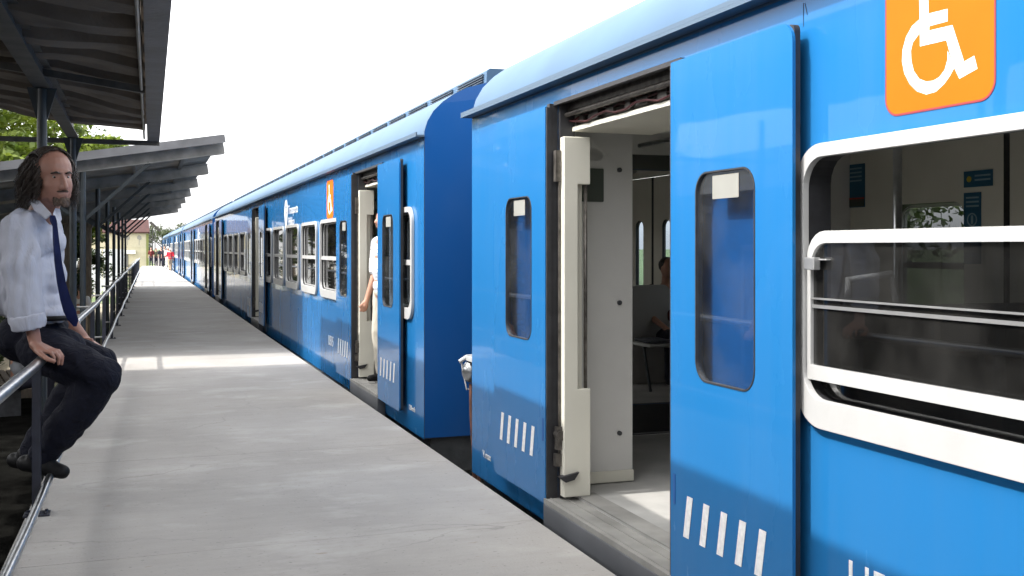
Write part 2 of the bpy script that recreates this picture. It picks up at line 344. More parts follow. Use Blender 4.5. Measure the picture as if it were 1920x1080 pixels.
def win(root, a, b, x, s, opened=False):
    """side window: white rounded frame, sash bars, glass. s=-1 near side, +1 far side"""
    o = MB().plate(rr(a, WZ0-.02, b, WZ1, .125, 10), [rr(a+.04, WZ0+.065, b-.04, WZ1-.04, .09, 8)], SX, x+s*.002, x-s*.022*-1 if False else x+s*.024)
    f = o.build('window', M['white'], root, bevel=.013)
    zb = 1.351 if opened else 1.21
    q = MB()
    xs0, xs1 = x-s*.012, x+s*.008
    if opened:
        q.plate(rr(a+.042, .905, b-.042, zb, [.004, .004, .09, .09], 6), [rr(a+.062, .948, b-.062, zb-.036, [.004, .004, .07, .07], 6)], SX, xs0, xs1+s*.004)
    else:
        q.box((min(xs0, xs1), a+.042, zb-.04), (max(xs0, xs1), b-.042, zb))
        q.plate(rr(a+.042, WZ0+.067, b-.042, WZ1-.042, .088, 6), [rr(a+.055, WZ0+.08, b-.055, WZ1-.055, .078, 6)], SX, x-s*.03, x-s*.015)
    q.build('sash', M['white'], f, bevel=.004)
    p = MB()
    if opened:
        p.box((x-.002, a+.064, .95), (x+.002, b-.064, zb-.037))
        p.plate(rr(a+.045, WZ0+.068, b-.045, 1.15, [.085, .085, .004, .004], 6), [], SX, x-s*.028, x-s*.032)
    else:
        p.plate(rr(a+.056, WZ0+.081, b-.056, WZ1-.056, .077, 6), [], SX, x-s*.020, x-s*.025)
    p.build('pane', M['glass'], f)
    if opened:
        r = MB(); r.box((x-.008, a+.064, 1.120), (x-.003, b-.064, 1.130)); r.box((x-.010, a+.064, 1.146), (x-.003, b-.064, 1.151))
        r.build('mid_rail', M['alu'], f)
        l = MB(); yy = b-.062 if s < 0 else a+.062
        l.box((x+s*.012, yy-.05, 1.235), (x+s*.036, yy, 1.272)) if s < 0 else l.box((x, yy, 1.235), (x+.03, yy+.05, 1.272))
        l.box((x+min(s*.018, 0), yy-.085, 1.263), (x+max(s*.018, .0)+.001, yy, 1.268)); l.build('latch', M['alu'], f, bevel=.003)
    return f
def leaf(root, a, b, x, s, edge, marks=True):
    """sliding door leaf a..b along the track; edge=+1: closing edge at a side (low y), -1: at b"""
    t0, t1 = x, x-s*.032
    wa, wb = (a+.206, b-.186) if edge < 0 else (a+.206-.015, b-.186-.015)
    if edge > 0: wa, wb = a+.19, b-.20
    rc = [.03, .001, .001, .06] if edge < 0 else [.001, .03, .06, .001]
    dr = MB().plate(rr(a, LZ0, b, LZ1, rc, 6), [rr(wa, .832, wb, 1.565, .075, 8)], SX, t0, t0-s*.011, 0, 1, 0)
    d = dr.build('door', [M['blue'], M['cream']], root, bevel=.003)
    MB().plate(rr(a+.006, LZ0+.006, b-.006, LZ1-.006, .02, 4), [rr(wa-.004, .828, wb+.004, 1.569, .075, 8)], SX, t0-s*.0112, t1, 1, 0, 1).build('inner_frame', [M['cream'], M['rubber']] if s > 0 else [M['rubber'], M['rubber']], d)
    g = MB().plate(rr(wa-.012, .820, wb+.012, 1.577, .085, 8), [rr(wa+.006, .838, wb-.006, 1.559, .07, 8)], SX, t0-s*-.0015, t0-s*.012)
    g = MB().plate(rr(wa+.0005, .8325, wb-.0005, 1.5645, .0745, 8), [rr(wa+.006, .838, wb-.006, 1.559, .069, 8)], SX, t0+s*.002, t0-s*.014)
    g.build('window_seal', M['rubber'], d)
    MB().plate(rr(wa+.005, .837, wb-.005, 1.560, .070, 8), [], SX, t0-s*.007, t0-s*.010).build('pane', M['paneglass'], d)
    if s < 0:
        c = (wa+wb)/2
        MB().box((t0-s*.0055, c-.085, 1.468), (t0-s*.0065, c+.085, 1.548)).build('sticker', M['sticker'], d)
    ye = (b, b+.014) if edge < 0 else (a-.014, a)
    MB().box((min(t0, t1)+.004, ye[0], LZ0+.005), (max(t0, t1)-.004, ye[1], LZ1-.004)).build('edge_seal', M['rubber'], d)
    if marks:
        mk = MB(); c = (a+b)/2
        for k in range(5):
            y0 = c+.24-k*.118
            q = [(y0+.011, .258), (y0+.051, .258), (y0+.021, .410), (y0-.019, .410)]
            mk.plate(q, [], SX, t0-.001, t0-.002)
        mk.build('stripe_marks', M['mark'], d)
        ys = b-.03 if edge < 0 else a+.03
        MB().box((t0-.0015, ys-.009, .36), (t0-.0005, ys+.009, .47)).build('handle', M['endblue'], d)
    return d
def iso_sign(root, y0, y1, z0, z1, x):
    f = MB().plate(rr(y0, z0, y1, z1, .045, 8), [], SX, x-.0008, x-.0014).build('access_sign', M['orange'], root)
    MB().plate(rr(y0-.005, z0-.005, y1+.005, z1+.005, .05, 8), [rr(y0+.0003, z0+.0003, y1-.0003, z1-.0003, .0447, 8)], SX, x-.0008, x-.0016).build('outline', M['redline'], f)
    # international symbol of access, its outline measured in the plane of the sign
    def U(pts):
        out = []
        for a_, b_ in pts:
            yy, zz = pz(1500+a_/4.5, b_/4.5, 1.92); out.append((y1-(2.405-yy)/.388*(y1-y0), z0+(zz-1.659)/.388*(y1-y0)))
        return out
    stem = U([(1010, -95), (1085, -110), (1090, 115), (1250, 75), (1250, 180), (1095, 222), (1095, 258), (1290, 212), (1390, 520), (1475, 470), (1502, 580), (1350, 665), (1300, 560), (1240, 340), (1018, 392)])
    wh = U([(1010, 165), (950, 220), (900, 310), (870, 420), (865, 520), (885, 620), (930, 710), (990, 770), (1070, 798), (1150, 775), (1220, 710), (1270, 640), (1306, 572), (1250, 428), (1250, 500), (1225, 590), (1180, 650), (1130, 680), (1070, 688), (1010, 665), (965, 600), (945, 520), (940, 430), (955, 360), (1009, 288)])
    mk = MB(); mk.plate(stem, [], SX, x-.0015, x-.0020); mk.plate(wh, [], SX, x-.0015, x-.0018)
    sx_, sz_ = stem[0]; sx2, sz2 = stem[1]
    mk.plate(circ((sx_+sx2)/2, sz_+.012, .022*(y1-y0)/.388, 18), [], SX, x-.0015, x-.0022)
    mk.build('symbol', M['mark'], f)
    return f
def seat(root, x, y, facing):
    """double seat, facing +1 looks to +y"""
    s = MB()
    s.box((x, y-.2, .46), (x+.86, y+.2, .53))
    o = s.build('seat', M['seat'], root, bevel=.03)
    k = MB(); yb = y-facing*.23
    k.plate(rr(x, .52, x+.86, 1.12, .07, 5), [], SY, yb-.04, yb+.03); k.build('backrest', M['seat'], o, bevel=.015)
    l = MB(); l.box((x+.02, y-.18, .42), (x+.84, y+.18, .458)); l.bar((x+.1, y, .1), (x+.1, y, .42), .05, .05); l.bar((x+.72, y, .1), (x+.72, y, .42), .05, .05)
    l.tube([(x+.02, yb, 1.12), (x+.02, yb, 1.2), (x+.18, yb, 1.22), (x+.2, yb, 1.13)], .013, 8)
    l.build('seat_shell', M['seatw'], o, bevel=.004)
lvm = mat('louvre_shade', (.045, .06, .08), .7)
drm = mat('gutter_blue_grey', (.06, .10, .15), .5)
stepm = mat('step_grey', (.10, .105, .115), .5, var=.15, vscale=3)
def make_car(y_near, doors, wins, endwins, raised, near_marks, label, opened=(), open_doors=True, cabinet=True, farwins=()):
    root = empty('train_car', (0, y_near, 0))
    tag(root, label, 'train carriage', 'carriages of the blue train')
    L = LEN
    mats = [M['blue'], M['cream'], M['rubber']]
    allw = wins+endwins
    # near side
    MB().plate([(0, ZB), (L, ZB), (L, ZE), (0, ZE)], side_holes(doors, allw), SX, W0, W0+WT, 0, 1, 2).build('side_wall', mats, root)
    MB().plate([(0, ZB), (L, ZB), (L, ZE), (0, ZE)], side_holes([], allw+list(farwins))+[[(a+.012, .09), (b-.012, .09), (b-.012, 1.99), (a+.012, 1.99)] for a, b in doors], SX, XF, XF-WT, 0, 1, 2).build('side_wall', mats, root)
    # ends with gangway
    ep = [(W0+.003, ZB+.01)]+[(x, z-.003) if 0 < i < len(prof)-1 else (x+(.003 if i == 0 else -.003), z-.003) for i, (x, z) in enumerate(prof)]+[(XF-.003, ZB+.01)]
    gw = [(2.74, .1), (3.92, .1), (3.92, 1.9), (2.74, 1.9)]
    for yy, d in ((0, 1), (L, -1)):
        MB().plate(ep, [gw], SY, yy-d*.004, yy+d*.05, 0, 1, 2).build('end_wall', [M['endblue'], M['panel'], M['rubber']], root, bevel=0)
    # roof shell
    rf = MB(); n = len(prof); cnt = 2
    vs = [(x, y, z) for y in (0, L) for x, z in prof] + [(x+(.03 if x < XC else -.03), y, z-.03) for y in (0.0, L) for x, z in prof]
    fs = [(i, i+1, n+i+1, n+i) for i in range(n-1)] + [(2*n+i+1, 2*n+i, 3*n+i, 3*n+i+1) for i in range(n-1)]
    fs += [(i, 2*n+i, 2*n+i+1, i+1) for i in range(n-1)] + [(n+i, n+i+1, 3*n+i+1, 3*n+i) for i in range(n-1)] + [(0, n, 3*n, 2*n), (n-1, 3*n-1, 4*n-1, 2*n-1)]
    roof = rf.add(vs, fs).build('roof', M['roofblue'], root, smooth=True, autos=True)
    dr = MB()
    for s, xx in ((-1, W0), (1, XF)):
        a, b = sorted((xx+s*.001, xx+s*.066))
        dr.box((a, -.02, 2.095), (b, L+.02, 2.108)); a2, b2 = sorted((xx+s*.056, xx+s*.066)); dr.box((a2, -.02, 2.1085), (b2, L+.02, 2.125))
    dr.build('drip_rail', drm, root)
    if raised:
        rb = MB().plate([(2.40, 2.50), (2.405, 2.602), (2.43, 2.622), (4.21, 2.622), (4.235, 2.602), (4.24, 2.50)], [], lambda u, v, t: (u, t, v), .04, L-.05).build('vent_duct', M['roofblue'], roof, bevel=.004)
        k = 0; y = -.02+.12
        lv = MB(); fr = MB()
        while y < L-.8:
            for j in range(4):
                lv.box((2.388, y, 2.528+j*.0175), (2.3995, y+.67, 2.5338+j*.0175))
            pass
            y += .818
        lv.build('louvres', lvm, roof)
    # floor, ceiling, underframe
    MB().box((W0+WT+.001, .03, .04), (XF-WT-.001, L-.03, .098)).build('floor', M['floor'], root)
    cl = MB(); cl.box((W0+WT+.002, .052, 2.04), (XF-WT-.002, L-.052, 2.07)); cl.build('ceiling', M['panel'], root)
    un = MB(); un.box((W0+.06, .05, -.32), (XF-.06, L-.05, ZB+.012)); un.box((W0+.02, 2.4, -.20), (W0+.055, L-2.4, -.075))
    for yy in (2.0, 4.2, L-4.2, L-2.0):
        un.tube([(2.35, yy, -.42), (2.5, yy, -.42)], .42, 24); un.tube([(4.14, yy, -.42), (4.29, yy, -.42)], .42, 24)
    un.box((2.0, 1.6, -.5), (2.3, 4.6, -.34)); un.box((2.0, L-4.6, -.5), (2.3, L-1.6, -.34)); un.box((2.1, 7, -.7), (4.4, 14.5, -.33))
    un.build('underframe', M['under'], root)
    # end coupling bits
    # windows
    for a, b in wins: win(root, a, b, W0, -1, (a, b) in opened)
    for a, b in endwins: win(root, a, b, W0, -1)
    for a, b in allw+list(farwins): win(root, a, b, XF, 1)
    # doors
    for i, (a, b) in enumerate(doors):
        if open_doors:
            leaf(root, b+.01, b+.80, 1.856, -1, 1, True)
            leaf(root, a-.78, a+.0, 1.856, -1, -1, True)
        m_ = (a+b)/2
        for p, q, e in ((a+.015, m_-.016, -1), (m_+.016, b-.015, 1)):
            leaf(root, p, q, XF-.012, 1, e, False)
        # frame of the opening: dark jambs, head with gear, sill
        j = MB(); j.box((1.875, b+.001, .085), (1.919, b+.035, 2.0)); j.box((1.922, b-.022, .087), (1.998, b-.001, 1.998)); j.box((1.922, a+.001, .087), (1.998, a+.02, 1.998)); j.box((1.885, a-.035, .085), (1.919, a-.001, 2.0))
        j.box((1.895, a, 1.99), (1.918, b, 2.008))
        j.build('door_frame', M['rubber'], root)
        gb = MB(); gb.box((1.96, a+.021, 1.962), (2.30, b-.023, 2.0)); gb.tube([(1.955, a+.02, 1.945), (1.955, b-.02, 1.945)], .012, 8); gb.tube([(2.02, a+.02, 1.915), (2.02, b-.02, 1.915)], .016, 8)
        for k in range(7):
            yy = a+.12+k*.17; gb.box((1.99, yy, 1.90), (2.06, yy+.05+.03*(k % 3), 1.935+.01*(k % 2)))
        gb.build('door_gear', M['grease'], root)
        cb = MB()
        for k in range(3):
            cb.tube([(1.975+.02*k, a+.02+t*(b-a-.04)/12, 1.905+.02*k+.012*math.sin(t*1.7+k*2)) for t in range(13)], .005, 6)
        cb.build('cables', mat_red, root)
        hd = MB(); hd.box((1.985, a+.021, 1.866), (2.42, b-.005, 1.888)); hd.build('door_header', M['cream'], root, bevel=.002)
        sl_ = MB(); sl_.box((1.852, a-.02, .062), (2.0, b+.02, .086)); sl_.box((1.998, a+.02, .0985), (2.10, b-.02, .104))
        for k in range(2): sl_.box((1.875+.07*k, a, .086), (1.881+.07*k, b, .0895))
        sl_.build('sill', M['sill'], root)
        MB().box((1.85, a-.02, -.085), (1.918, b+.02, .061)).build('step_board', stepm, root, bevel=.004)
        # jamb furniture at the far edge of the opening
        c1 = MB().plate([(1.918, .104), (2.055, .104), (2.055, .622), (1.991, .622), (1.991, 1.607), (2.055, 1.607), (2.055, 1.835), (1.918, 1.835)], [], SY, b-.08, b-.03); c1.box((1.985, b-.029, .60), (2.034, b-.012, 1.63))
        c1.build('jamb_panel', M['cream'], root, bevel=.004)
        pc = MB(); pc.tube([(2.040, b-.055, .62), (2.040, b-.055, 1.61)], .009, 12); pc.build('grab_pole', M['grease'], root, smooth=True)
        c2 = MB().plate([(1.94, .104), (2.055, .104), (2.055, 1.835), (1.94, 1.835)], [], SY, a+.03, a+.08); c2.build('jamb_panel', M['cream'], root, bevel=.004)
        lk = MB(); lk.box((1.885, b-.055, .25), (1.916, b-.025, .31)); lk.box((1.89, b-.06, .33), (1.916, b-.03, .44)); lk.tube([(1.91, b-.07, .4), (1.91, b-.02, .4)], .024, 12); lk.tube([(1.93, b-.065, .385), (1.93, b-.055, .385)], .017, 12); lk.box((1.888, b-.05, 1.62), (1.938, b-.02, 1.77)); lk.tube([(1.915, b-.052, 1.70), (1.915, b-.05, 1.70)], .015, 10)
        lk.box((1.905, b-.045, .26), (1.915, b-.035, 1.75)); lk.build('lock_gear', M['grease'], root)
        st = MB().add([(1.89, b-.10, .205), (1.99, b-.10, .225), (1.965, b-.10, .19), (1.92, b-.10, .18), (1.89, b-.06, .205), (1.99, b-.06, .225), (1.965, b-.06, .19), (1.92, b-.06, .18)], [(0, 1, 2, 3), (4, 7, 6, 5), (0, 4, 5, 1), (1, 5, 6, 2), (2, 6, 7, 3), (3, 7, 4, 0)])
        st.build('lever', M['rubber'], root)
    # partitions beside each door
    for i, (a, b) in enumerate(doors):
        if cabinet == i:      # equipment cabinet between end door and end wall
            p = MB().plate(rr(2.058, .1, 2.40, 1.93, .012, 3), [], SY, b+.17, b+.23); cbt = p.build('cabinet', M['panel'], root, bevel=.004)
            q = MB(); q.box((2.07, b+.231, .1), (2.39, L-.06, 1.93)); q.build('cabinet_side', M['panel'], cbt)
            q = MB()
            for zz in (1.70, 1.02, .35): q.tube([(2.324, b+.158, zz), (2.324, b+.17, zz)], .012, 14)
            q.build('lock', M['dark'], cbt)
            MB().plate(rr(2.10, 1.535, 2.235, 1.705, .006, 3), [], SY, b+.163, b+.169).build('notice', M['posterd'], cbt)
            MB().plate(circ(2.185, 1.765, .045, 24, .02), [], SY, b+.163, b+.169).build('badge', M['alu'], cbt)
            MB().box((2.03, b+.15, 1.72), (2.057, b+.168, 1.77)).build('blue_tag', M['posterb'], cbt)
            q = MB(); q.box((2.058, b+.155, .104), (2.40, b+.169, .16)); q.build('kick_plate', M['cream'], cbt)
        for yy, dd in ((b+.14, 1), (a-.14, -1)):
            if cabinet == i and dd > 0: continue
            MB().plate(rr(2.01, .1, 2.75, .82, [.001, .001, .10, .001], 5), [], SY, yy-.015, yy+.015).build('windscreen', M['panel'], root)
            MB().tube([(2.76, yy, .1), (2.76, yy, 2.04)], .017, 10).build('grab_pole', M['chrome'], root, smooth=True)
            if dd < 0 or True:
                MB().plate(rr(XF-.85, .1, XF-.09, .82, .001, 1), [], SY, yy-.015, yy+.015).build('windscreen', M['panel'], root)
    # end wall lining detail, seats
    for k, (a, b) in enumerate(wins):
        for fc, yy in ((1, a+.28), (-1, b-.28)):
            seat(root, 2.03, yy, fc); seat(root, XF-.97, yy, fc)
    hr = MB()
    for xx in (2.86, 3.78): hr.tube([(xx, .4, 1.92), (xx, L-.4, 1.92)], .015, 8)
    hr.build('ceiling_rail', M['chrome'], root, smooth=True)
    # pale interior liners and posters on the far wall
    return root
mat_red = mat('dark_red_cable', (.05, .008, .01), .5)
# second car and its copies (local coordinates from its near end)
W = 1.22
left5 = [(3.34+1.475*i, 3.34+1.475*i+W) for i in range(5)]
right5 = [(LEN-b, LEN-a) for a, b in left5][::-1]
d2 = [(1.28, 2.45), (10.62, 11.79), (19.95, 21.12)]
c2 = make_car(7.412, d2, left5+right5, [(.28, 1.02), (LEN-1.02, LEN-.28)], True, True,
              'second blue carriage, with air vents along its roof and a man at its door', cabinet=-1)
Y2 = 7.412
iso_sign(c2, 11.20-Y2, 11.60-Y2, 1.62, 2.02, W0)
text('U515', .15, 'fleet_number', M['mark'], c2, 11.50-Y2, .262, W0-.002, .95)
text('120km/h', .055, 'speed_text', M['mark'], c2, 7.86-Y2, .085, W0-.002)
# operator logo: pin and words
lg = MB()
lg.plate([(15.02-Y2+.17*math.cos(a), 1.80+.17*math.sin(a)) for a in [R(-35+k*250/16) for k in range(17)]]+[(15.02-Y2, 1.45)], [circ(15.02-Y2, 1.83, .075, 16)], SX, W0-.001, W0-.003)
lg.plate(circ(15.02-Y2, 1.83, .03, 10), [], SX, W0-.001, W0-.003)
lg.build('pin_emblem', M['mark'], c2)
text('Transporte', .17, 'operator_name', M['mark'], c2, 14.78-Y2, 1.76, W0-.002, 1.2)
text('Público', .17, 'operator_name', M['mark'], c2, 14.78-Y2, 1.60, W0-.002, 1.2)
gap = 1.17
for k, lab in ((1, 'third blue carriage, beyond the gap, its side reflecting the shaded platform'), (2, 'fourth blue carriage, far down the platform'),
               (3, 'farthest blue carriage at the end of the train')):
    c = copy_tree(c2); c.location = (0, Y2+k*(LEN+gap), 0); c['label'] = lab
# nearest car
Y1 = 6.244-LEN
DA, DB = 3.535, 4.82
cd = [(DA-Y1-9.24*2, DB-Y1-9.24*2), (DA-Y1-9.24, DB-Y1-9.24), (DA-Y1, DB-Y1)]
nw = [(1.58-1.475*i-Y1, 1.58-1.475*i-Y1+W) for i in range(4)][::-1]
nw2 = [(a-8.6, b-8.6) for a, b in nw]
c1 = make_car(Y1, cd, nw2+nw, [], False, True, 'nearest blue carriage, with open doors, a half open window and an orange wheelchair sign', opened=(nw[-1],), cabinet=2, farwins=[(5.08-Y1, 5.78-Y1)])
iso_sign(c1, 2.017-Y1, 2.405-Y1, 1.659, 2.045, W0)
text('U515', .16, 'fleet_number', M['mark'], c1, 2.575-Y1, .298, W0-.002, .92)
text('V.max', .06, 'speed_text', M['mark'], c1, 6.02-Y1, .065, W0-.002)
xw = XF-WT-.002
def poster(parent, px0, py0, px1, py1, m, name='poster'):
    (ya, za), (yb, zb) = pz(px0, py0, xw), pz(px1, py1, xw)
    o = MB().box((xw-.004, yb-Y1, zb), (xw, ya-Y1, za)).build(name, m, parent)
    return o, ya-Y1, za, yb-Y1, zb
p1, ya, za, yb, zb = poster(c1, 1570, 312, 1622, 388, M['posterb'])
q = MB()
for k in range(4): q.box((xw-.006, yb+.03, za-.035-.028*k), (xw-.0045, ya-.03-.02*(k % 2), za-.025-.028*k))
q.build('print', M['posterl'], p1)
MB().box((xw-.0065, yb+.005, zb+.005), (xw-.0045, ya-.005, zb+.055)).build('footer', M['posterd'], p1)
MB().box((xw-.0075, yb+.005, zb+.056), (xw-.0045, ya-.005, zb+.066)).build('footer_line', M['posterr'], p1)
MB().plate(circ(ya+.0, (za+zb)/2+.02, .045, 20), [circ(ya+.0, (za+zb)/2+.02, .034, 20)], SX, xw-.009, xw-.007).build('ring_mark', M['posterr'], p1)
p2, ya, za, yb, zb = poster(c1, 1808, 322, 1862, 348, M['posterb'])
MB().plate(circ(ya-.045, (za+zb)/2, .018, 14), [], SX, xw-.007, xw-.005).build('emblem', mat('yellow_print', (.5, .4, .05), .6), p2)
q = MB()
for k in range(2): q.box((xw-.006, yb+.015, za-.035-.025*k), (xw-.0045, ya-.09, za-.025-.025*k))
q.build('print', M['posterl'], p2)
p3, ya, za, yb, zb = poster(c1, 1808, 362, 1840, 495, M['posterb'])
q = MB()
for k in range(3): q.box((xw-.006, yb+.015, za-.035-.025*k), (xw-.0045, ya-.02, za-.025-.025*k))
q.plate(circ((ya+yb)/2, za-.16, .04, 20), [circ((ya+yb)/2, za-.16, .032, 20)], SX, xw-.0065, xw-.0045)
q.box((xw-.006, (ya+yb)/2-.008, za-.185), (xw-.0045, (ya+yb)/2+.008, za-.135))
q.build('print', M['posterl'], p3)
dp = MB()
for (xa, ya_), (xb, yb_) in (((1507, 6), (1507, 50)), ((1510, 6), (1514.5, 28))):
    (u0, v0), (u1, v1) = pz(xa, ya_, W0), pz(xb, yb_, W0); dp.plate([(u0-Y1, v0), (u0-Y1+.002, v0), (u1-Y1+.0012, v1), (u1-Y1, v1)], [], SX, W0-.0005, W0-.0015)
dp.build('paint_drips', M['rubber'], c1)
# tail fitting hanging between the two nearest cars: glass bowl in a wire bracket above a hose
t = MB(); ty = 6.62-Y1
t.ell((2.03, ty, .50), (.062, .062, .075), n=20); t.build('coupling_bowl', M['chrome'], c1, smooth=True)
t = MB(); t.box((1.99, 6.30-Y1, .575), (2.12, ty+.03, .60)); t.tube([(1.965, ty, .56), (1.975, ty, .50), (2.0, ty, .385), (2.12, ty, .385)], .006, 8)
t.tube([(1.95, ty, .565), (2.0, ty, .595), (2.1, ty, .60)], .014, 8); t.build('coupling_bracket', M['white'], c1)
t = MB(); t.tube([(2.03, ty, .42), (2.035, ty, .2), (2.05, ty, -.05), (2.06, ty, -.4)], .016, 10); t.tube([(2.075, ty-.03, .40), (2.075, ty-.03, -.4)], .012, 8)
t.build('hose', mat('rusty_pipe', (.16, .07, .045), .7, var=.3, vscale=20), c1)
# gangway bellows between the cars
for k in range(4):
    ya = Y2-gap+k*(LEN+gap)-(0)
    b = MB()
    for i in range(9):
        y = ya+.02+i*(gap-.04)/9; o_ = .02 if i % 2 else 0
        b.plate([(2.68-o_, .05), (3.98+o_, .05), (3.98+o_, 1.97+o_), (2.68-o_, 1.97+o_)], [[(2.74, .1), (3.92, .1), (3.92, 1.9), (2.74, 1.9)]], SY, y, y+(gap-.04)/9)
    own = c1 if k == 0 else None
    gb = b.build('gangway_bellows', M['rubber'])
    if k == 0: gb.parent = c1; gb.location = (0, -Y1, 0)
    else:
        par = [o for o in bpy.data.objects if o.name.startswith('train_car') and not o.parent and abs(o.location.y-(Y2+(k-1)*(LEN+gap))) < .01][0]
        gb.parent = par; gb.location = (0, -par.location.y, 0)

# ------------------------------------------------------------------ railing
rl = empty('railing', (XL(5.67), 5.67, 0)); OFF = Vector((XL(5.67), 5.67, 0))
tag(rl, 'low tubular steel railing with dark posts along the left platform edge', 'railing')
def relv(p): return Vector(p)-OFF
ys = [-4, 0, 3.0, 5.67, 8.3, 10.9, 13.6, 16.4, 19.0, 24, 30, 38, 46, 57]
wob = lambda y: .006*math.sin(y*1.3)
zt = lambda y: .752+.004*math.sin(y*.9)+(.02 if y > 14 else 0)*min((y-14)/3, 1)
zlo = lambda y: .165+(.08*min(max((y-6)/8, 0), 1))
XR = lambda y: XL(y)-max(0, 5.67-y)*.014
pts = [relv((XR(y)+wob(y), y, zt(y))) for y in [v*.66 for v in range(-6, 88)]]
MB().tube(pts, .0245, 14).build('top_rail', M['chrome'], rl, smooth=True)
pts = [relv((XL(y)+.035+wob(y+1), y, zlo(y))) for y in [v*.66 for v in range(-6, 88)]]
MB().tube(pts, .019, 12).build('lower_rail', M['chrome'], rl, smooth=True)
py = [-2.3, .35, 3.0, 5.67]+[8.3+2.68*i for i in range(19)]
for y in py:
    p = MB(); x = XL(y)-.012
    p.box(relv((x-.022, y-.02, .008)), relv((x+.018, y+.02, zt(y)-.02)))
    p.box(relv((x-.06, y-.05, 0)), relv((x+.06, y+.05, .0085)))
    for dx in (-.042, .04):
        for dy in (-.035, .035): p.tube([relv((x+dx, y+dy, .008)), relv((x+dx, y+dy, .018))], .008, 6)
    p.build('post', M['railp'], rl, bevel=.002)
    if y > 6:
        c = MB(); c.tube([relv((x-.14, y+.05, zt(y)-.02)), relv((x+.03, y+.05, zt(y)-.02))], .011, 8); c.tube([relv((x-.11, y+.05, zlo(y)-.01)), relv((x+.07, y+.05, zlo(y)-.01))], .011, 8)
        c.tube([relv((x+.012, y+.03, zt(y))), relv((x+.012, y+.07, zt(y)))], .031, 12); c.build('clamp', M['alu'], rl)

# ------------------------------------------------------------------ near canopy
sk = .0088
def CX(x, y): return x+sk*(y-12.05)     # skewed with the railing
cn = empty('platform_canopy', (-.66, 12.0, GZ)); ON = Vector((-.66, 12.0, GZ))
tag(cn, 'near dark platform canopy with a trough sheet roof and heavy edge gutter', 'canopy')
r3 = lambda p: Vector(p)-ON
E0 = 12.05; slope = .137; xe = .06
def roofz(x): return 2.50+(xe-x)*slope
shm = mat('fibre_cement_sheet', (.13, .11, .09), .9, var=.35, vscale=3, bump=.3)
sh = MB(); P_ = .73; prof1 = [(0, 0), (.10, 0), (.17, .13), (.43, .13), (.50, 0), (.73, 0)]
st = []
y = -22.0  # roof run on unseen behind the camera to cut ambient light
while y < E0-.02:
    for u, v in prof1[:-1]:
        if y+u < E0: st.append((y+u, v))
    y += P_
st.append((E0, st[-1][1]))
xs = [-4.2+.142*k for k in range(30)]+[xe]
vs = []
for x in xs:
    for yy, v in st:
        sag = .030*math.sin(x*3.1+int((yy+30)/P_)*.9)+.012*math.sin(x*7+int((yy+30)/P_)*2.3)
        vs.append(r3((CX(x, yy), yy, roofz(x)+v+sag)))
n = len(st); nf = len(xs)
fs = [(i*n+k, i*n+k+1, (i+1)*n+k+1, (i+1)*n+k) for i in range(nf-1) for k in range(n-1)]
m0 = len(vs); vs += [v+Vector((0, 0, .012)) for v in vs]
fs += [tuple(m0+i for i in f)[::-1] for f in fs]
fs += [(k, k+1, m0+k+1, m0+k) for k in range(n-1)] + [((nf-1)*n+k+1, (nf-1)*n+k, m0+(nf-1)*n+k, m0+(nf-1)*n+k+1) for k in range(n-1)]
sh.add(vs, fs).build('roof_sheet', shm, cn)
gt = MB()
def sweep(mb, sec, y0, y1, dy=4.0):
    n = len(sec); v = []
    for yy in (y0, y1):
        for x, z in sec: v.append(r3((CX(x, yy), yy, z)))
    mb.add(v, [(i, (i+1) % n, n+(i+1) % n, n+i) for i in range(n)]+[tuple(range(n))[::-1], tuple(range(n, 2*n))])
sweep(gt, [(.075, 2.44), (.075, 2.47), (.165, 2.50), (.195, 2.60), (.20, 2.60), (.20, 2.44)], -22.0, E0)
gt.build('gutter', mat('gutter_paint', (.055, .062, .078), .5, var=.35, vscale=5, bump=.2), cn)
et = MB()
y = -22.0; k = 0
while y < E0-.1:      # uneven tile ends along the gutter
    q = .188+random.uniform(-.001, .006)
    a = [r3((CX(-.02, y), y+.002, 2.64)), r3((CX(q, y), y+.002, 2.605)), r3((CX(q, y+.24), y+.236, 2.605)), r3((CX(-.02, y+.24), y+.236, 2.64))]
    et.add(a+[p+Vector((0, 0, .03)) for p in a], [(0, 1, 2, 3), (4, 7, 6, 5), (0, 4, 5, 1), (1, 5, 6, 2), (2, 6, 7, 3), (3, 7, 4, 0)]); y += .24
et.build('edge_tiles', shm, cn)
pp = MB(); pp.tube([r3((CX(.045, -22.0), -22.0, 2.47)), r3((CX(.045, E0), E0, 2.47))], .011, 8); pp.build('conduit', M['alu'], cn)
eb = MB(); eb.bar(r3((-4.2, E0+.03, 2.425)), r3((.20, E0+.03, 2.425)), .05, .05); eb.build('end_beam', M['canpaint'], cn)
def ibeam(mb, p, q, w_, h_, t_=.012):
    p, q = Vector(p), Vector(q); mb.bar(p, q, t_, h_-2*t_)
    for s in (-1, 1): mb.bar(p+Vector((0, 0, s*(h_-t_)/2)), q+Vector((0, 0, s*(h_-t_)/2)), w_, t_)
bm_ = MB(); a = Vector((-.663, 8.35, 2.53)); b = Vector((-.656, 12.0, 2.53)); d_ = (b-a)/(b.y-a.y)
ibeam(bm_, r3(a-d_*30), r3(b), .11, .16); bm_.build('long_beam', M['canpaint'], cn)
for yy in (-18, -12, -7.5, -3.0, .8, 4.6, 8.35):
    bm2 = MB(); bm2.bar(r3((-4.2, yy, roofz(-4.2)-.05)), r3((CX(.07, yy), yy, roofz(.07)-.03)), .05, .05)
    bm2.build('rafter', M['canpaint'], cn)
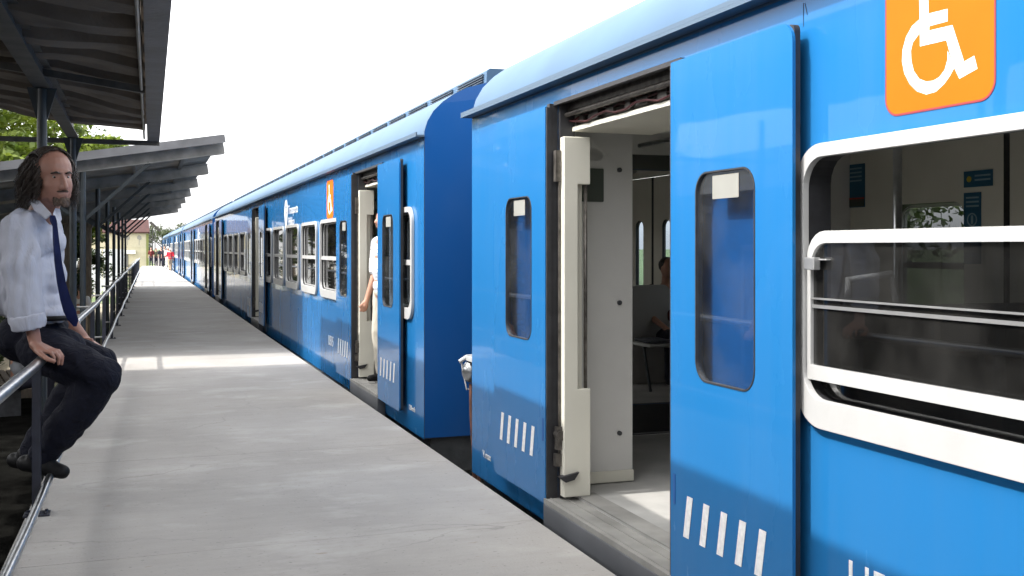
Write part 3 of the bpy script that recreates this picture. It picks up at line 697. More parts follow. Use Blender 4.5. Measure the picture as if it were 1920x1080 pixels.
for (x, yy) in ((-.663, 8.35), (-.656, 12.0), (-.67, 4.7), (-.68, 1.05), (-.69, -2.6), (-.70, -8), (-.71, -14), (-.72, -20)):
    p = MB(); p.tube([r3((x, yy, GZ)), r3((x, yy, 2.44))], .034, 14)
    p.plate([(r3((x, yy, 0)).x-.1, 2.45-GZ), (r3((x, yy, 0)).x+.1, 2.45-GZ), (r3((x, yy, 0)).x+.034, 2.22-GZ), (r3((x, yy, 0)).x-.034, 2.22-GZ)], [], SY, yy-ON.y-.008, yy-ON.y+.008)
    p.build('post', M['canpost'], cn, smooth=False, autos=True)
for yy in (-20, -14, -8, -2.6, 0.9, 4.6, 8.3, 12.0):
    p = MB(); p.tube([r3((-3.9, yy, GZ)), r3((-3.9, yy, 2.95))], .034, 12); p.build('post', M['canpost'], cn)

# ------------------------------------------------------------------ far canopy
C0 = 13.6; C1 = 37.0
cf = empty('platform_canopy', (-.64, C0, GZ)); OF = Vector((-.64, C0, GZ))
tag(cf, 'farther upswept canopy of corrugated sheet on cantilevered grey beams', 'canopy')
r4 = lambda p: Vector(p)-OF
def DX(x, y): return x+sk*(y-C0)
def dz(x): return 2.66+(x-.96)*.16
v = []; n = 0; y = C0-.12; xs = [-4.0, -2.4, -.8, .965]
ring = []
while y < C1+.1: ring.append((y, .016*math.cos((y-C0)*2*math.pi/.19))); y += .0475
for x in xs:
    for yy, h in ring: v.append(r4((DX(x, yy), yy, dz(x)+h)))
n = len(ring); fs = [(i*n+k, i*n+k+1, (i+1)*n+k+1, (i+1)*n+k) for i in range(3) for k in range(n-1)]
m0 = len(v); v += [p+Vector((0, 0, .01)) for p in v]; fs += [tuple(m0+i for i in f)[::-1] for f in fs]
fs += [((3)*n+k+1, 3*n+k, m0+3*n+k, m0+3*n+k+1) for k in range(n-1)]+[(0, n, m0+n, m0), (n, 2*n, m0+2*n, m0+n), (2*n, 3*n, m0+3*n, m0+2*n)]
MB().add(v, fs).build('roof_sheet', mat('weathered_sheet', (.34, .31, .275), .8, 0, var=.35, vscale=2.5, bump=.2), cf)
MB().bar(r4((DX(-4.0, C0), C0-.15, dz(-4.0)-.035)), r4((DX(.985, C0), C0-.15, dz(.985)-.025)), .02, .10).build('fascia', mat('fascia_grey', (.125, .125, .13), .7, 0, var=.25, vscale=4), cf)
lightst = mat('galvanised_beam', (.23, .225, .215), .65, 0, var=.3, vscale=6)
for i in range(7):
    yy = C0+.06+3.82*i
    b_ = MB(); ibeam(b_, r4((DX(-4.0, yy), yy, dz(-4.0)-.115)), r4((DX(.985, yy), yy, dz(.985)-.115)), .09, .17); b_.build('beam', lightst, cf)
    xp = DX(-.64, yy)
    p = MB(); p.tube([r4((xp, yy, GZ)), r4((xp, yy, dz(-.6)-.2))], .034, 12); p.build('post', M['canpost'], cf, autos=True)
    br = MB(); br.bar(r4((xp, yy+.01, 1.62)), r4((xp+.75, yy+.01, dz(.1)-.19)), .04, .04); br.bar(r4((xp, yy+.01, 1.62)), r4((xp-.75, yy+.01, dz(-1.4)-.19)), .04, .04)
    br.build('brace', M['canpost'], cf)
    xp = DX(-3.1, yy)
    p = MB(); p.tube([r4((xp, yy, GZ)), r4((xp, yy, dz(-3.1)-.2))], .034, 12); p.build('post', M['canpost'], cf, autos=True)
pu = MB()
for x in (.55, -.1, -1.5, -2.6): pu.bar(r4((DX(x, C0), C0, dz(x)-.045)), r4((DX(x, C1), C1, dz(x)-.045)), .05, .04)
pu.build('purlin', lightst, cf)
# ------------------------------------------------------------------ ground level things left of the platform
bw = empty('station_building', (-5.2, 20, GZ)); tag(bw, 'long grey brown station building in the shade left of the far canopy, its unseen near end added to block sky light', 'building')
MB().box((-3, -50, 0), (0, 22, 3.0)).build('wall', M['wallgrey'], bw)  # lengthened out of view to keep sky light off the train side
for k in range(-10, 6):
    f = MB().plate(rr(-2.6+4.2*k, .0 if k % 2 else .9, -1.2+4.2*k, 2.2, .001, 1), [rr(-2.5+4.2*k, .05 if k % 2 else 1.0, -1.3+4.2*k, 2.1, .001, 1)], SX, .001, .04).build('door' if k % 2 else 'window', M['wood'], bw)
    MB().plate(rr(-2.5+4.2*k, .05 if k % 2 else 1.0, -1.3+4.2*k, 2.1, .001, 1), [], SX, .002, .02).build('pane', M['dark'], f)
rf = MB(); rf.add([(-3.4, -50.4, 3.0), (.5, -50.4, 3.0), (.5, 22.4, 3.0), (-3.4, 22.4, 3.0), (-1.5, -50.4, 3.9), (-1.5, 22.4, 3.9)], [(0, 1, 4), (2, 3, 5), (1, 2, 5, 4), (3, 0, 4, 5), (0, 3, 2, 1)])
rf.build('roof', mat('old_sheet', (.10, .105, .11), .9, var=.3, vscale=5), bw)
# slatted wooden columns under the far canopy
for i, (x, y, lab) in enumerate(((-1.55, 16.8, 'weathered wooden post nearest the man, left of the railing'), (-1.35, 18.6, 'weathered wooden post second from the man'), (-1.25, 21.6, 'weathered wooden post third from the man'), (-1.1, 25.4, 'weathered wooden post farthest from the man'))):
    o = MB(); o.box((-.09, -.09, 0), (.09, .09, 2.75)); o.box((-.13, -.13, 0), (.13, .13, .14)); o.box((-.12, -.12, 2.6), (.12, .12, 2.74))
    o = o.build('wooden_post', M['wood'], loc=(x, y, GZ), bevel=.012); tag(o, lab, 'post', 'wooden posts under the far canopy')
# white slat fence in the distance
wf = empty('slat_fence', (-1.9, 52, GZ)); tag(wf, 'pale slatted fence beyond the railing, beside the yellow house', 'fence')
for k in range(22):
    MB().box((-4+k*.24, 0, .1), (-3.82+k*.24, .03, 2.1)).build('slat', M['fencew'], wf)
MB().box((-4.05, .031, .4), (1.3, .07, .48)).box((-4.05, .031, 1.7), (1.3, .07, 1.78)).build('fence_rail', M['fencew'], wf)
# yellow house at the end
HYY = 88
def hx(px): return at(px, 465, 0).x  # unused guard
hb = empty('yellow_house', (-.9, HYY, -.2)); tag(hb, 'small yellow house with a red hipped roof at the platform end', 'house')
k_ = (HYY*C_)/F     # metres per photo pixel there
x0, x1 = -4.6, .66
def rel(x): return x+.9
MB().box((rel(x0), 0, 0), (rel(x1), 6, 2.75)).build('wall', M['yellow'], hb)
rf = MB(); a, b = rel(x0)-.25, rel(x1)+.06
rf.add([(a, -.3, 2.75), (b, -.3, 2.75), (b, 6.3, 2.75), (a, 6.3, 2.75), (a+.2, 1.6, 3.75), (b-.05, 1.6, 3.75), (a, -.3, 2.66), (b, -.3, 2.66), (b, 6.3, 2.66), (a, 6.3, 2.66)],
       [(0, 1, 5, 4), (1, 2, 5), (2, 3, 4, 5), (3, 0, 4), (6, 9, 8, 7), (0, 6, 7, 1), (1, 7, 8, 2), (2, 8, 9, 3), (3, 9, 6, 0)])
rf.build('roof', M['redroof'], hb)
MB().box((rel(-3.2), -.02, 1.55), (rel(.45), -.001, 2.62)).build('mural_band', mat('pale_mural', (.50, .46, .33), .9, var=.06), hb)
for cx in (-1.5, -.9, -.04):
    tr = MB(); tr.plate(circ(rel(cx), 2.32, .17, 12, .17), [], SY, -.024, -.03); tr.plate(circ(rel(cx)+.05, 2.24, .13, 10), [], SY, -.024, -.032); tr.box((rel(cx)-.02, -.03, 1.72), (rel(cx)+.02, -.022, 2.2))
    tr.build('tree_stencil', M['stencil'], hb)
MB().box((rel(-1.24), -.16, 1.04), (rel(-.3), -.02, 1.33)).build('sign_board', M['offwhite'], hb)
MB().box((rel(-1.27), -.03, 0), (rel(-.84), -.002, 1.0)).build('door', M['greydoor'], hb)
MB().box((rel(.48), -.03, 0), (rel(.655), -.005, 2.6)).build('corner_pilaster', mat('olive_trim', (.20, .22, .07), .8), hb)
pr = empty('porch_frame', (.72, 84, 0)); tag(pr, 'thin dark post frame with a small tiled eave right of the yellow house', 'porch')
for x, y in ((0, 0), (.17, .6), (.36, 0), (.2, 1.6)):
    MB().box((x-.03, y-.03, -.2), (x+.03, y+.03, 2.95)).build('post', M['canpaint'], pr)
ev = MB(); ev.add([(-.05, -.4, 3.2), (.08, -.4, 3.3), (.78, -.4, 2.62), (.70, -.4, 2.55), (-.05, 2, 3.2), (.08, 2, 3.3), (.78, 2, 2.62), (.70, 2, 2.55)], [(0, 1, 2, 3), (7, 6, 5, 4), (0, 4, 5, 1), (1, 5, 6, 2), (2, 6, 7, 3), (3, 7, 4, 0)])
ev.build('eave', mat('dark_tiles', (.06, .055, .05), .9), pr)

# ------------------------------------------------------------------ trees
def leafmat(name, c):
    m, N, L, b = newmat(name); b.inputs['Base Color'].default_value = (*c, 1); b.inputs['Roughness'].default_value = .55
    tc = N.new('ShaderNodeTexCoord'); n = N.new('ShaderNodeTexNoise'); n.inputs['Scale'].default_value = 1.3; n.inputs['Detail'].default_value = 6; L.new(tc.outputs['Object'], n.inputs['Vector'])
    cr = N.new('ShaderNodeValToRGB'); cr.color_ramp.elements[0].position = .35; cr.color_ramp.elements[0].color = (c[0]*.5, c[1]*.6, c[2]*.5, 1)
    cr.color_ramp.elements[1].position = .65; cr.color_ramp.elements[1].color = (c[0]*1.5, c[1]*1.35, c[2]*1.2, 1)
    L.new(n.outputs[0], cr.inputs[0]); L.new(cr.outputs[0], b.inputs['Base Color'])
    t = N.new('ShaderNodeBsdfTranslucent'); L.new(cr.outputs[0], t.inputs[0]); mx = N.new('ShaderNodeMixShader'); mx.inputs[0].default_value = .35
    L.new(b.outputs[0], mx.inputs[1]); L.new(t.outputs[0], mx.inputs[2]); L.new(mx.outputs[0], N['Material Output'].inputs[0])
    return m
LEAF = [leafmat('leaves_bright', (.12, .17, .02)), leafmat('leaves_green', (.035, .06, .015)), leafmat('leaves_dull', (.06, .08, .04))]
def tree(x, y, h, rad, ch, lab, kind=0, dens=1.0, ls=.16, group='trees beyond the station', trunkr=.16, base=GZ, nm='leafy_tree', seed=0):
    rnd = random.Random(seed*77+int(x*10)+int(y)); root = empty(nm, (x, y, base)); tag(root, lab, 'tree', group)
    tk = MB(); top = h-ch*.5
    tk.tube([(0, 0, -.1), (.05, .03, top*.35), (-.04, .05, top*.7), (.03, 0, top)], [trunkr*1.3, trunkr, trunkr*.75, trunkr*.35], 10)
    cl = []
    for i in range(int(26*dens)):
        a = rnd.uniform(0, 6.283); u = rnd.uniform(-1, 1); rr_ = rnd.uniform(.45, 1)**.6
        s = math.sqrt(1-u*u*.9); p = Vector((rad*rr_*s*math.cos(a), rad*rr_*s*math.sin(a), h-ch/2+ch/2*u*rr_)); cl.append((p, rad*rnd.uniform(.20, .42)))
        if i % 3 == 0:
            z0 = top*rnd.uniform(.45, .9); m_ = p*.5+Vector((0, 0, z0))*.5+Vector((0, 0, .15)); tk.tube([(0, 0, z0), m_, p], [trunkr*.4, trunkr*.25, trunkr*.08], 6)
    tk.build('trunk', M['tree_trunk'], root, smooth=True)
    lf = MB()
    for p, r in cl:
        for k in range(int(190*dens)):
            a = rnd.uniform(0, 6.283); u = rnd.uniform(-1, 1); q = r*rnd.uniform(.35, 1.08)**.55; s = math.sqrt(1-u*u)
            c = p+Vector((q*s*math.cos(a), q*s*math.sin(a), q*u*.75))
            t1 = Vector((rnd.gauss(0, 1), rnd.gauss(0, 1), rnd.gauss(0, 1)*.6)).normalized(); t2 = t1.cross(Vector((rnd.gauss(0, 1), rnd.gauss(0, 1), rnd.gauss(0, 1)))).normalized()
            w1 = ls*rnd.uniform(.6, 1.2); w2 = w1*.45
            lf.add([c-t1*w1/2, c+t2*w2/2, c+t1*w1/2, c-t2*w2/2], [(0, 1, 2, 3)])
    lf.build('crown', LEAF[kind], root)
    return root
tree(-6.3, 33, 7.4, 3.4, 5.6, 'bright green tree rising behind the near canopy, leftmost', 0, 1.7, .34, seed=1, group='trees behind the canopies')
tree(-3.2, 36, 6.4, 2.6, 4.2, 'bright green tree showing behind the long haired man', 0, 1.7, .32, seed=2, group='trees behind the canopies')
tree(-2.0, 44, 6.5, 2.0, 3.2, 'sparser tree showing just right of the canopy posts', 1, .8, .18, seed=3, group='trees behind the canopies')
tree(-11.5, 36, 7.8, 3.4, 5.5, 'green tree far left behind the station building', 1, 1.2, .22, seed=4, group='trees behind the canopies')
for i, (x, y, h, r) in enumerate([(-1.85, 27, 2.9, .75), (-1.8, 33.5, 3.0, .8), (-2.05, 41, 3.2, .9), (-2.7, 19.5, 2.6, .8)]):
    tree(x, y, h, r, h*.92, 'dense dark shrub under the far canopy, '+['opposite the seated people', 'between the posts halfway along', 'close to the pale fence', 'just left of the first wooden post'][i], 1, .8, .13, group='dark shrubs left of the far canopy', trunkr=.05, seed=70+i, nm='shrub')
FT = [(3.5, 170, 5.2, 3.2), (7.5, 185, 6.0, 3.6), (11, 160, 5.4, 3.4), (15, 190, 6.4, 4.0), (-1.5, 190, 5.6, 3.4), (19.5, 175, 5.6, 3.8)]
for i, (x, y, h, r) in enumerate(FT):
    tree(x, y, h, r, h*.85, ['leftmost', 'second from the left', 'third from the left', 'fourth from the left', 'mostly hidden behind the yellow house, one', 'rightmost'][i]+' of the distant hazy trees past the train', 2, .8, .5, group='distant trees past the platform end', trunkr=.2, seed=10+i)
tree(3.2, 98, 2.9, 1.3, 2.4, 'low light green bush behind the waiting people at the platform end', 0, .5, .2, seed=31, group='bushes at the platform end', trunkr=.05, nm='bush')
for i, (x, y, h, r) in enumerate([(17, 22, 5.5, 2.6), (22, 34, 6.5, 3.2), (19, 46, 6, 3), (24, 14, 6.2, 3), (30, 25, 7, 3.5), (21, 6, 5.6, 2.8), (26, 60, 7, 3.6), (36, 44, 7.5, 4)]):
    tree(x, y, h, r, h*.72, 'leafy tree on the grass beyond the train', 1, .6, .3, seed=50+i, group='trees beyond the train')
exec_people = True
# ------------------------------------------------------------------ people
TMP = bpy.data.scenes.new('remeshing')
def displace(me, fn):
    P = [v.co.copy() for v in me.vertices]; N = [v.normal.copy() for v in me.vertices]; out = []
    for p, n in zip(P, N): out += list(p+n*fn(p))
    me.vertices.foreach_set('co', out); me.update()
def organic(mb, name, m, parent, voxel, smooth=6, disp=0, dscale=8, seed=0, keep=None):
    """melt the overlapping pieces into one continuous surface"""
    o = mb.build('tmp_'+name, m); COL.objects.unlink(o); TMP.collection.objects.link(o)
    md = o.modifiers.new('r', 'REMESH'); md.mode = 'VOXEL'; md.voxel_size = voxel; md.use_smooth_shade = True
    sm = o.modifiers.new('s', 'SMOOTH'); sm.iterations = smooth; sm.factor = .5
    vl = TMP.view_layers[0]; vl.update(); dg = vl.depsgraph; me = bpy.data.meshes.new_from_object(o.evaluated_get(dg), depsgraph=dg)
    bpy.data.objects.remove(o); me.name = name
    if disp:
        def dsp(p, q=Vector((seed, seed*.7, 0))): return noise.noise(p*dscale+q)*disp+noise.noise((p*dscale+q)*2.3)*disp*.4
        displace(me, dsp)
    me.polygons.foreach_set('use_smooth', [True]*len(me.polygons))
    ob = bpy.data.objects.new(name, me); COL.objects.link(ob); ob.parent = parent
    return ob
skin = mat('skin', (.33, .165, .12), .5, var=.12, vscale=12, bump=.08, bscale=120)
skin2 = mat('skin_pale', (.42, .22, .15), .5, var=.1, vscale=12)
hairm = mat('dark_brown_hair', (.028, .018, .012), .5, var=.5, vscale=40, bump=.8, bscale=90, stretch=(1, 1, .25))
beardm = mat('brown_beard', (.065, .038, .024), .7, var=.4, vscale=60, bump=.5, bscale=150)
def cloth(name, c, foldscale=5, strength=.5, stretch=(1, 1, .35), rough=.85):
    m, N, L, b = newmat(name); b.inputs['Roughness'].default_value = rough; b.inputs['Base Color'].default_value = (*c, 1)
    b.inputs['Specular IOR Level'].default_value = .2
    tc = N.new('ShaderNodeTexCoord'); mp = N.new('ShaderNodeMapping'); mp.inputs['Scale'].default_value = stretch; L.new(tc.outputs['Object'], mp.inputs['Vector'])
    n = N.new('ShaderNodeTexNoise'); n.inputs['Scale'].default_value = foldscale*3; n.inputs['Detail'].default_value = 3; n.inputs['Distortion'].default_value = .8; L.new(mp.outputs[0], n.inputs['Vector'])
    bp = N.new('ShaderNodeBump'); bp.inputs['Strength'].default_value = strength; bp.inputs['Distance'].default_value = .03; L.new(n.outputs[0], bp.inputs['Height']); L.new(bp.outputs[0], b.inputs['Normal'])
    return m
shirtm = cloth('white_shirt_cotton', (.46, .475, .55), 5, .55, (1, 1, .3)); trouserm = cloth('navy_trouser_cloth', (.007, .008, .016), 5, .7, (1, 1, 1))
tiem = mat('navy_tie_silk', (.010, .018, .085), .6, spec=.2, var=.15, vscale=20); shoem = mat('black_leather', (.008, .008, .009), .55, spec=.2, bump=.1)
eyew = mat('eye_white', (.30, .27, .25), .4); eyed = mat('eye_dark', (.03, .02, .015), .2)

root = empty('person', (-.47, 5.4, .2)); OP = Vector((-.47, 5.4, .2))
tag(root, 'long haired bearded man in white shirt and navy tie sitting on the railing', 'person')
A = lambda px, py, d: at(px, py, d)-OP
KS = 375.0
def px(n): return n/KS           # photo pixels to metres at the man's distance
rt = Vector((C_, -S_, 0)); fw = Vector((S_, C_, 0)); up = Vector((0, 0, 1))
# ---- head in its own frame: X = face right-left, Y = forward, Z = up
fdir = (rt*.76-fw*.64+up*-.06).normalized(); fx = fdir.cross(up).normalized(); fz = fx.cross(fdir).normalized()
fz = (fz-rt*.07).normalized(); fx = fdir.cross(fz).normalized(); fz = fx.cross(fdir).normalized()
hc = A(99, 336, 5.42)
HM = Matrix((fx, fdir, fz)).transposed()
hp = lambda x, y, z: hc+HM @ Vector((x, y, z))
body = MB()
body.ell(hp(0, -.022, .045), (.098, .118, .112), HM, 20)          # skull
body.ell(hp(0, .040, -.030), (.076, .072, .098), HM, 20)          # face
body.ell(hp(0, .062, -.104), (.042, .036, .028), HM, 14)          # chin
body.ell(hp(0, .088, .038), (.052, .018, .013), HM, 14)           # brow
for s in (-1, 1):
    body.ell(hp(s*.044, .070, -.030), (.024, .024, .022), HM, 12)  # cheekbone
    body.ell(hp(s*.060, .014, -.074), (.022, .046, .036), HM, 12)  # jaw
    body.ell(hp(s*.101, -.022, -.010), (.011, .020, .034), HM, 12)  # ear
for s in (-1, 1):
    body.ell(hp(s*.034, .081, .0225), (.018, .012, .0065), HM, 12); body.ell(hp(s*.034, .080, .000), (.017, .011, .0065), HM, 12)
body.cap(hp(0, .102, .020), .010, hp(0, .130, -.040), .015)        # nose
for s in (-1, 1): body.ell(hp(s*.014, .116, -.043), (.010, .012, .009), HM, 10)
body.cap(hp(-.026, .098, -.066), .006, hp(0, .107, -.071), .007); body.cap(hp(0, .107, -.071), .007, hp(.026, .098, -.066), .006); body.cap(hp(-.018, .100, -.080), .008, hp(.018, .100, -.080), .008)
body.cap(hp(0, -.01, -.06), .062, A(78, 405, 5.48), .072)          # neck
body.cap(A(78, 405, 5.48), .066, A(60, 470, 5.54), .10)
body.cap(A(60, 470, 5.54), .10, A(60, 610, 5.56), .10)             # trunk under the clothes
# right arm: shoulder, elbow, wrist
RS, RE, RW = A(36, 428, 5.30), A(47, 545, 5.20), A(66, 644, 5.20)
body.cap(A(62, 425, 5.42), .06, RS, .058); body.cap(RS, .050, RE, .038); body.cap(RE, .038, RW, .030)
LSh, LE, LW = A(88, 432, 5.78), A(92, 548, 5.92), A(158, 636, 5.95)
body.cap(LSh, .058, LE, .046); body.cap(LE, .042, LW, .029)
def hand(wr, kn, palm_n, fingers, thumb):
    """wrist, middle knuckle, back-of-hand normal; fingers = list of joint chains"""
    ax = (kn-wr).normalized(); sd = ax.cross(palm_n).normalized()
    for k in (-1.5, -.5, .5, 1.5):
        body.cap(wr+sd*k*.012, .019, kn+sd*k*.021-ax*.004*abs(k), .0135)
    for ch, r in fingers+[thumb]:
        for i in range(len(ch)-1): body.cap(ch[i], r*(1-.10*i), ch[i+1], r*(1-.10*(i+1)), 10)
# right hand: palm on the rail, fingers curl over the platform side
railp = at(80, 668, 5.24)-OP
kn = A(89, 656, 5.19)
fg = []
for k, (dx, ln) in enumerate(((-1.5, .9), (-.5, 1.05), (.5, 1.0), (1.5, .82))):
    b0 = kn+fw*dx*.028*-1+up*-.002*abs(dx)
    # each finger: over the rail, then bent down in front
    fg.append(([b0, b0+rt*.042*ln+up*(-.006), b0+rt*.062*ln+up*(-.036*ln), b0+rt*.060*ln+up*(-.066*ln)], .0125-.0008*abs(k-1.3)))
th = ([RW+rt*.008+up*-.026-fw*.018, A(76, 664, 5.10), A(90, 674, 5.08), A(101, 677, 5.09)], .0145)
for k in (-1.5, -.5, .5, 1.5):
    body.cap(RW+fw*-k*.012+up*-.006, .021, kn-fw*k*.026+up*-.002*abs(k), .0155)
for ch, r in fg+[th]:
    for i in range(len(ch)-1): body.cap(ch[i], r*(1-.08*i), ch[i+1], r*(1-.08*(i+1)), 10)
# left hand resting on the far knee
kn2 = A(190, 657, 5.86)
for k in (-1.5, -.5, .5, 1.5):
    body.cap(LW-fw*k*.010, .020, kn2-fw*k*.021, .0145)
    b0 = kn2-fw*k*.021; ln = (1.0, 1.05, .95, .8)[int(k+1.5)]
    ch = [b0, b0+rt*.038*ln+up*-.012, b0+rt*.058*ln+up*-.034, b0+rt*.062*ln+up*-.056]
    for i in range(3): body.cap(ch[i], .012*(1-.08*i), ch[i+1], .012*(1-.08*(i+1)), 10)
ch = [LW-fw*.02, LW-fw*.05+rt*.03, LW-fw*.058+rt*.065]
for i in range(2): body.cap(ch[i], .014, ch[i+1], .012, 10)
bd = organic(body, 'body', skin, root, .0058, 5)
for v in bd.data.vertices:        # eye sockets pressed in
    q = HM.transposed() @ (v.co-hc)
    if q.y > .04:
        for s in (-1, 1):
            dd = ((q.x-s*.034)/.020)**2+((q.z-.012)/.013)**2
            v.co -= fdir*.006*math.exp(-dd)
for s in (-1, 1):
    e = MB().ell(hp(s*.034, .0805, .011), .0112, None, 12).build('eye', eyew, root, smooth=True)
    MB().ell(hp(s*.034+.001, .0885, .011), .0058, None, 8).build('iris', eyed, e, smooth=True)
    b_ = MB(); b_.tube([hp(s*.014, .106, .030), hp(s*.034, .106, .037), hp(s*.056, .090, .030)], [.004, .0055, .003], 8); b_.build('eyebrow', hairm, root, smooth=True)
br = MB()
br.tube([hp(-.038, .090, -.061), hp(-.020, .106, -.059), hp(0, .113, -.058), hp(.020, .106, -.059), hp(.038, .090, -.061)], [.003, .0065, .0055, .0065, .003], 8)
for k in range(110):
    u = random.uniform(-1, 1); z = random.uniform(-.138, -.104); x = u*.042*(1-.4*abs((z+.12)/.05))
    p = hp(x, .0985-.50*abs(x)+random.uniform(-.003, .003), z+.018); br.tube([p, p+HM @ Vector((x*.15, .008, -.014)), p+HM @ Vector((x*.1, .008, -.026))], [.0045, .0035, .001], 6)
organic(br, 'beard', beardm, root, .0045, 2, .002, 60)
# hair: receding top, long and wavy down to the shoulders
hr_ = MB()
hr_.ell(hp(0, -.064, .052), (.108, .098, .114), HM, 24)
hr_.ell(hp(0, -.078, -.02), (.098, .068, .100), HM, 20); hr_.ell(hp(.02, -.07, -.06), (.09, .06, .06), HM, 16)
ho = organic(hr_, 'hair', hairm, root, .007, 4, .008, 24)
st_ = MB(); rnd = random.Random(5)
for k in range(1100):
    a = rnd.uniform(-2.35, 2.35) if k % 3 else rnd.choice((-1, 1))*rnd.uniform(1.2, 2.3)  # around the head, 0 = back
    x = math.sin(a)*.098; y = -math.cos(a)*.105-.03; z = rnd.uniform(-.02, .13)
    if y > .03: z = min(z, .085)
    sc_ = 1 if z < .07 else .75
    p = Vector((x*sc_, y*sc_-.0, z)); pts = [hp(*p)]
    of_ = rnd.uniform(.94, 1.2); L_ = rnd.uniform(.10, .185)*(.85 if abs(a) > 1.8 else 1)-max(0, .05-z)*.5; ph = rnd.uniform(0, 6.28); n_ = 8
    for i in range(1, n_+1):
        t = i/n_; out = 1+.30*math.sin(min(t*2.2, 1.57))*(1 if x < 0 else .9)
        wv = (.006+.012*t)*math.sin(t*8+ph); wv2 = (.006+.012*t)*math.cos(t*7+ph)
        out *= 1+(of_-1)*t; pts.append(hp(x*out+wv, y*out*.95-.012*t+wv2-.01, z-L_*t-.01))
    r0 = rnd.uniform(.0012, .0034)
    st_.tube(pts, [r0*(1-.75*(i/n_)**2) for i in range(n_+1)], 5)
for k in range(150):       # hair swept back from the high forehead
    x = rnd.uniform(-.085, .085); pts = []
    y0 = .062-6.5*x*x; ph = rnd.uniform(0, 6)
    for i in range(7):
        t = i/6; ang = 1.02-4*min(x*x, .01)*8+t*1.35; rad_ = .125+.006*math.sin(t*9+ph)
        pts.append(hp(x*(1+.15*t), -.022+rad_*1.0*math.cos(ang)*(y0+.06)/.122, .045+.122*math.sin(ang)*math.sqrt(max(.1, 1-(x/.115)**2))))
    st_.tube(pts, [.001]+[.0032]*5+[.002], 5)
st_.build('strands', hairm, ho, smooth=True)
# ---- clothes
sh_ = MB()
sh_.cap(A(78, 412, 5.50), .080, A(68, 440, 5.52), .145)
sh_.ell(A(26, 470, 5.55), (.13, .19, .14), None, 20); sh_.ell(A(22, 545, 5.55), (.13, .19, .14), None, 20)
sh_.ell(A(66, 452, 5.50), (.140, .215, .11), Matrix.Rotation(-.28, 3, 'Z'), 22)
sh_.ell(A(62, 520, 5.52), (.152, .195, .20), Matrix.Rotation(-.2, 3, 'Z'), 22)
sh_.ell(A(66, 572, 5.52), (.150, .185, .11), Matrix.Rotation(-.2, 3, 'Z'), 22)
sh_.ell(A(88, 588, 5.50), (.105, .15, .055), None, 18)
sh_.cap(A(60, 420, 5.42), .085, RS, .088); sh_.cap(RS, .086, A(41, 500, 5.2), .086); sh_.cap(A(41, 500, 5.2), .086, A(49, 590, 5.17), .078)
sh_.cap(LSh, .085, LE, .075); sh_.cap(LE, .07, A(112, 585, 5.93), .056)
so_ = organic(sh_, 'shirt', shirtm, root, .009, 5, .012, 9, 3)
def folds(p):                       # soft vertical drape folds
    f = math.sin((p.x*C_-p.y*S_)*105+p.z*6+3.5*noise.noise(p*3.5)); return .0085*f*(.55+.6*noise.noise(p*4+Vector((3, 0, 0))))
displace(so_.data, folds)
cu = MB(); ca, cb_ = A(50, 588, 5.17), A(55, 616, 5.18); ax = (cb_-ca)
for k in range(3): cu.tube([ca+ax*(.02*k), ca+ax*.5, cb_-ax*(.02*k)], [.083-.004*k, .085-.004*k, .079-.004*k], 24)
organic(cu, 'cuff', shirtm, so_, .007, 3, .005, 20)
for s, pts in ((1, [hp(.075, -.05, -.115), hp(.080, .02, -.135), A(97, 398, 5.30)]), (-1, [hp(-.07, -.05, -.12), hp(-.065, .03, -.135), A(104, 400, 5.36)])):
    c = MB(); base = len(c.v); tip = [A(75, 380, 5.36), A(97, 404, 5.27), A(86, 413, 5.26), A(64, 395, 5.31), A(52, 374, 5.40)] if s > 0 else [A(104, 394, 5.40), A(100, 405, 5.28), A(109, 424, 5.30), A(116, 412, 5.38), A(113, 396, 5.48)]
    nrm = Vector((0, 0, .012))-fw*.004
    c.add(tip+[p+nrm for p in tip], [(0, 1, 2, 3, 4), (9, 8, 7, 6, 5)]+[(i, (i+1) % 5, 5+(i+1) % 5, 5+i) for i in range(5)])
    c.build('collar', shirtm, so_, bevel=.004)
# tie
tpts = [(98, 404, 5.262, 9), (100, 414, 5.262, 11), (103, 424, 5.262, 8), (105, 450, 5.255, 10), (109, 490, 5.25, 12), (115, 530, 5.25, 14), (123, 562, 5.25, 17), (131, 585, 5.255, 20), (137, 600, 5.26, 17), (141, 612, 5.27, 4)]
ti = MB(); vs = []
wd = (rt*.80-fw*.35).normalized(); nd = (-fw*.8-rt*.35).normalized()
for x, y, d, w_ in tpts:
    p = A(x, y, d); vs += [p-wd*px(w_)*.8, p+nd*.010, p+wd*px(w_)*.8, p-nd*.006]
n = len(tpts); fs = [(i*4+k, i*4+(k+1) % 4, (i+1)*4+(k+1) % 4, (i+1)*4+k) for i in range(n-1) for k in range(4)]+[(3, 2, 1, 0), tuple((n-1)*4+k for k in range(4))]
ti.add(vs, fs).build('tie', tiem, root, smooth=True, autos=True)
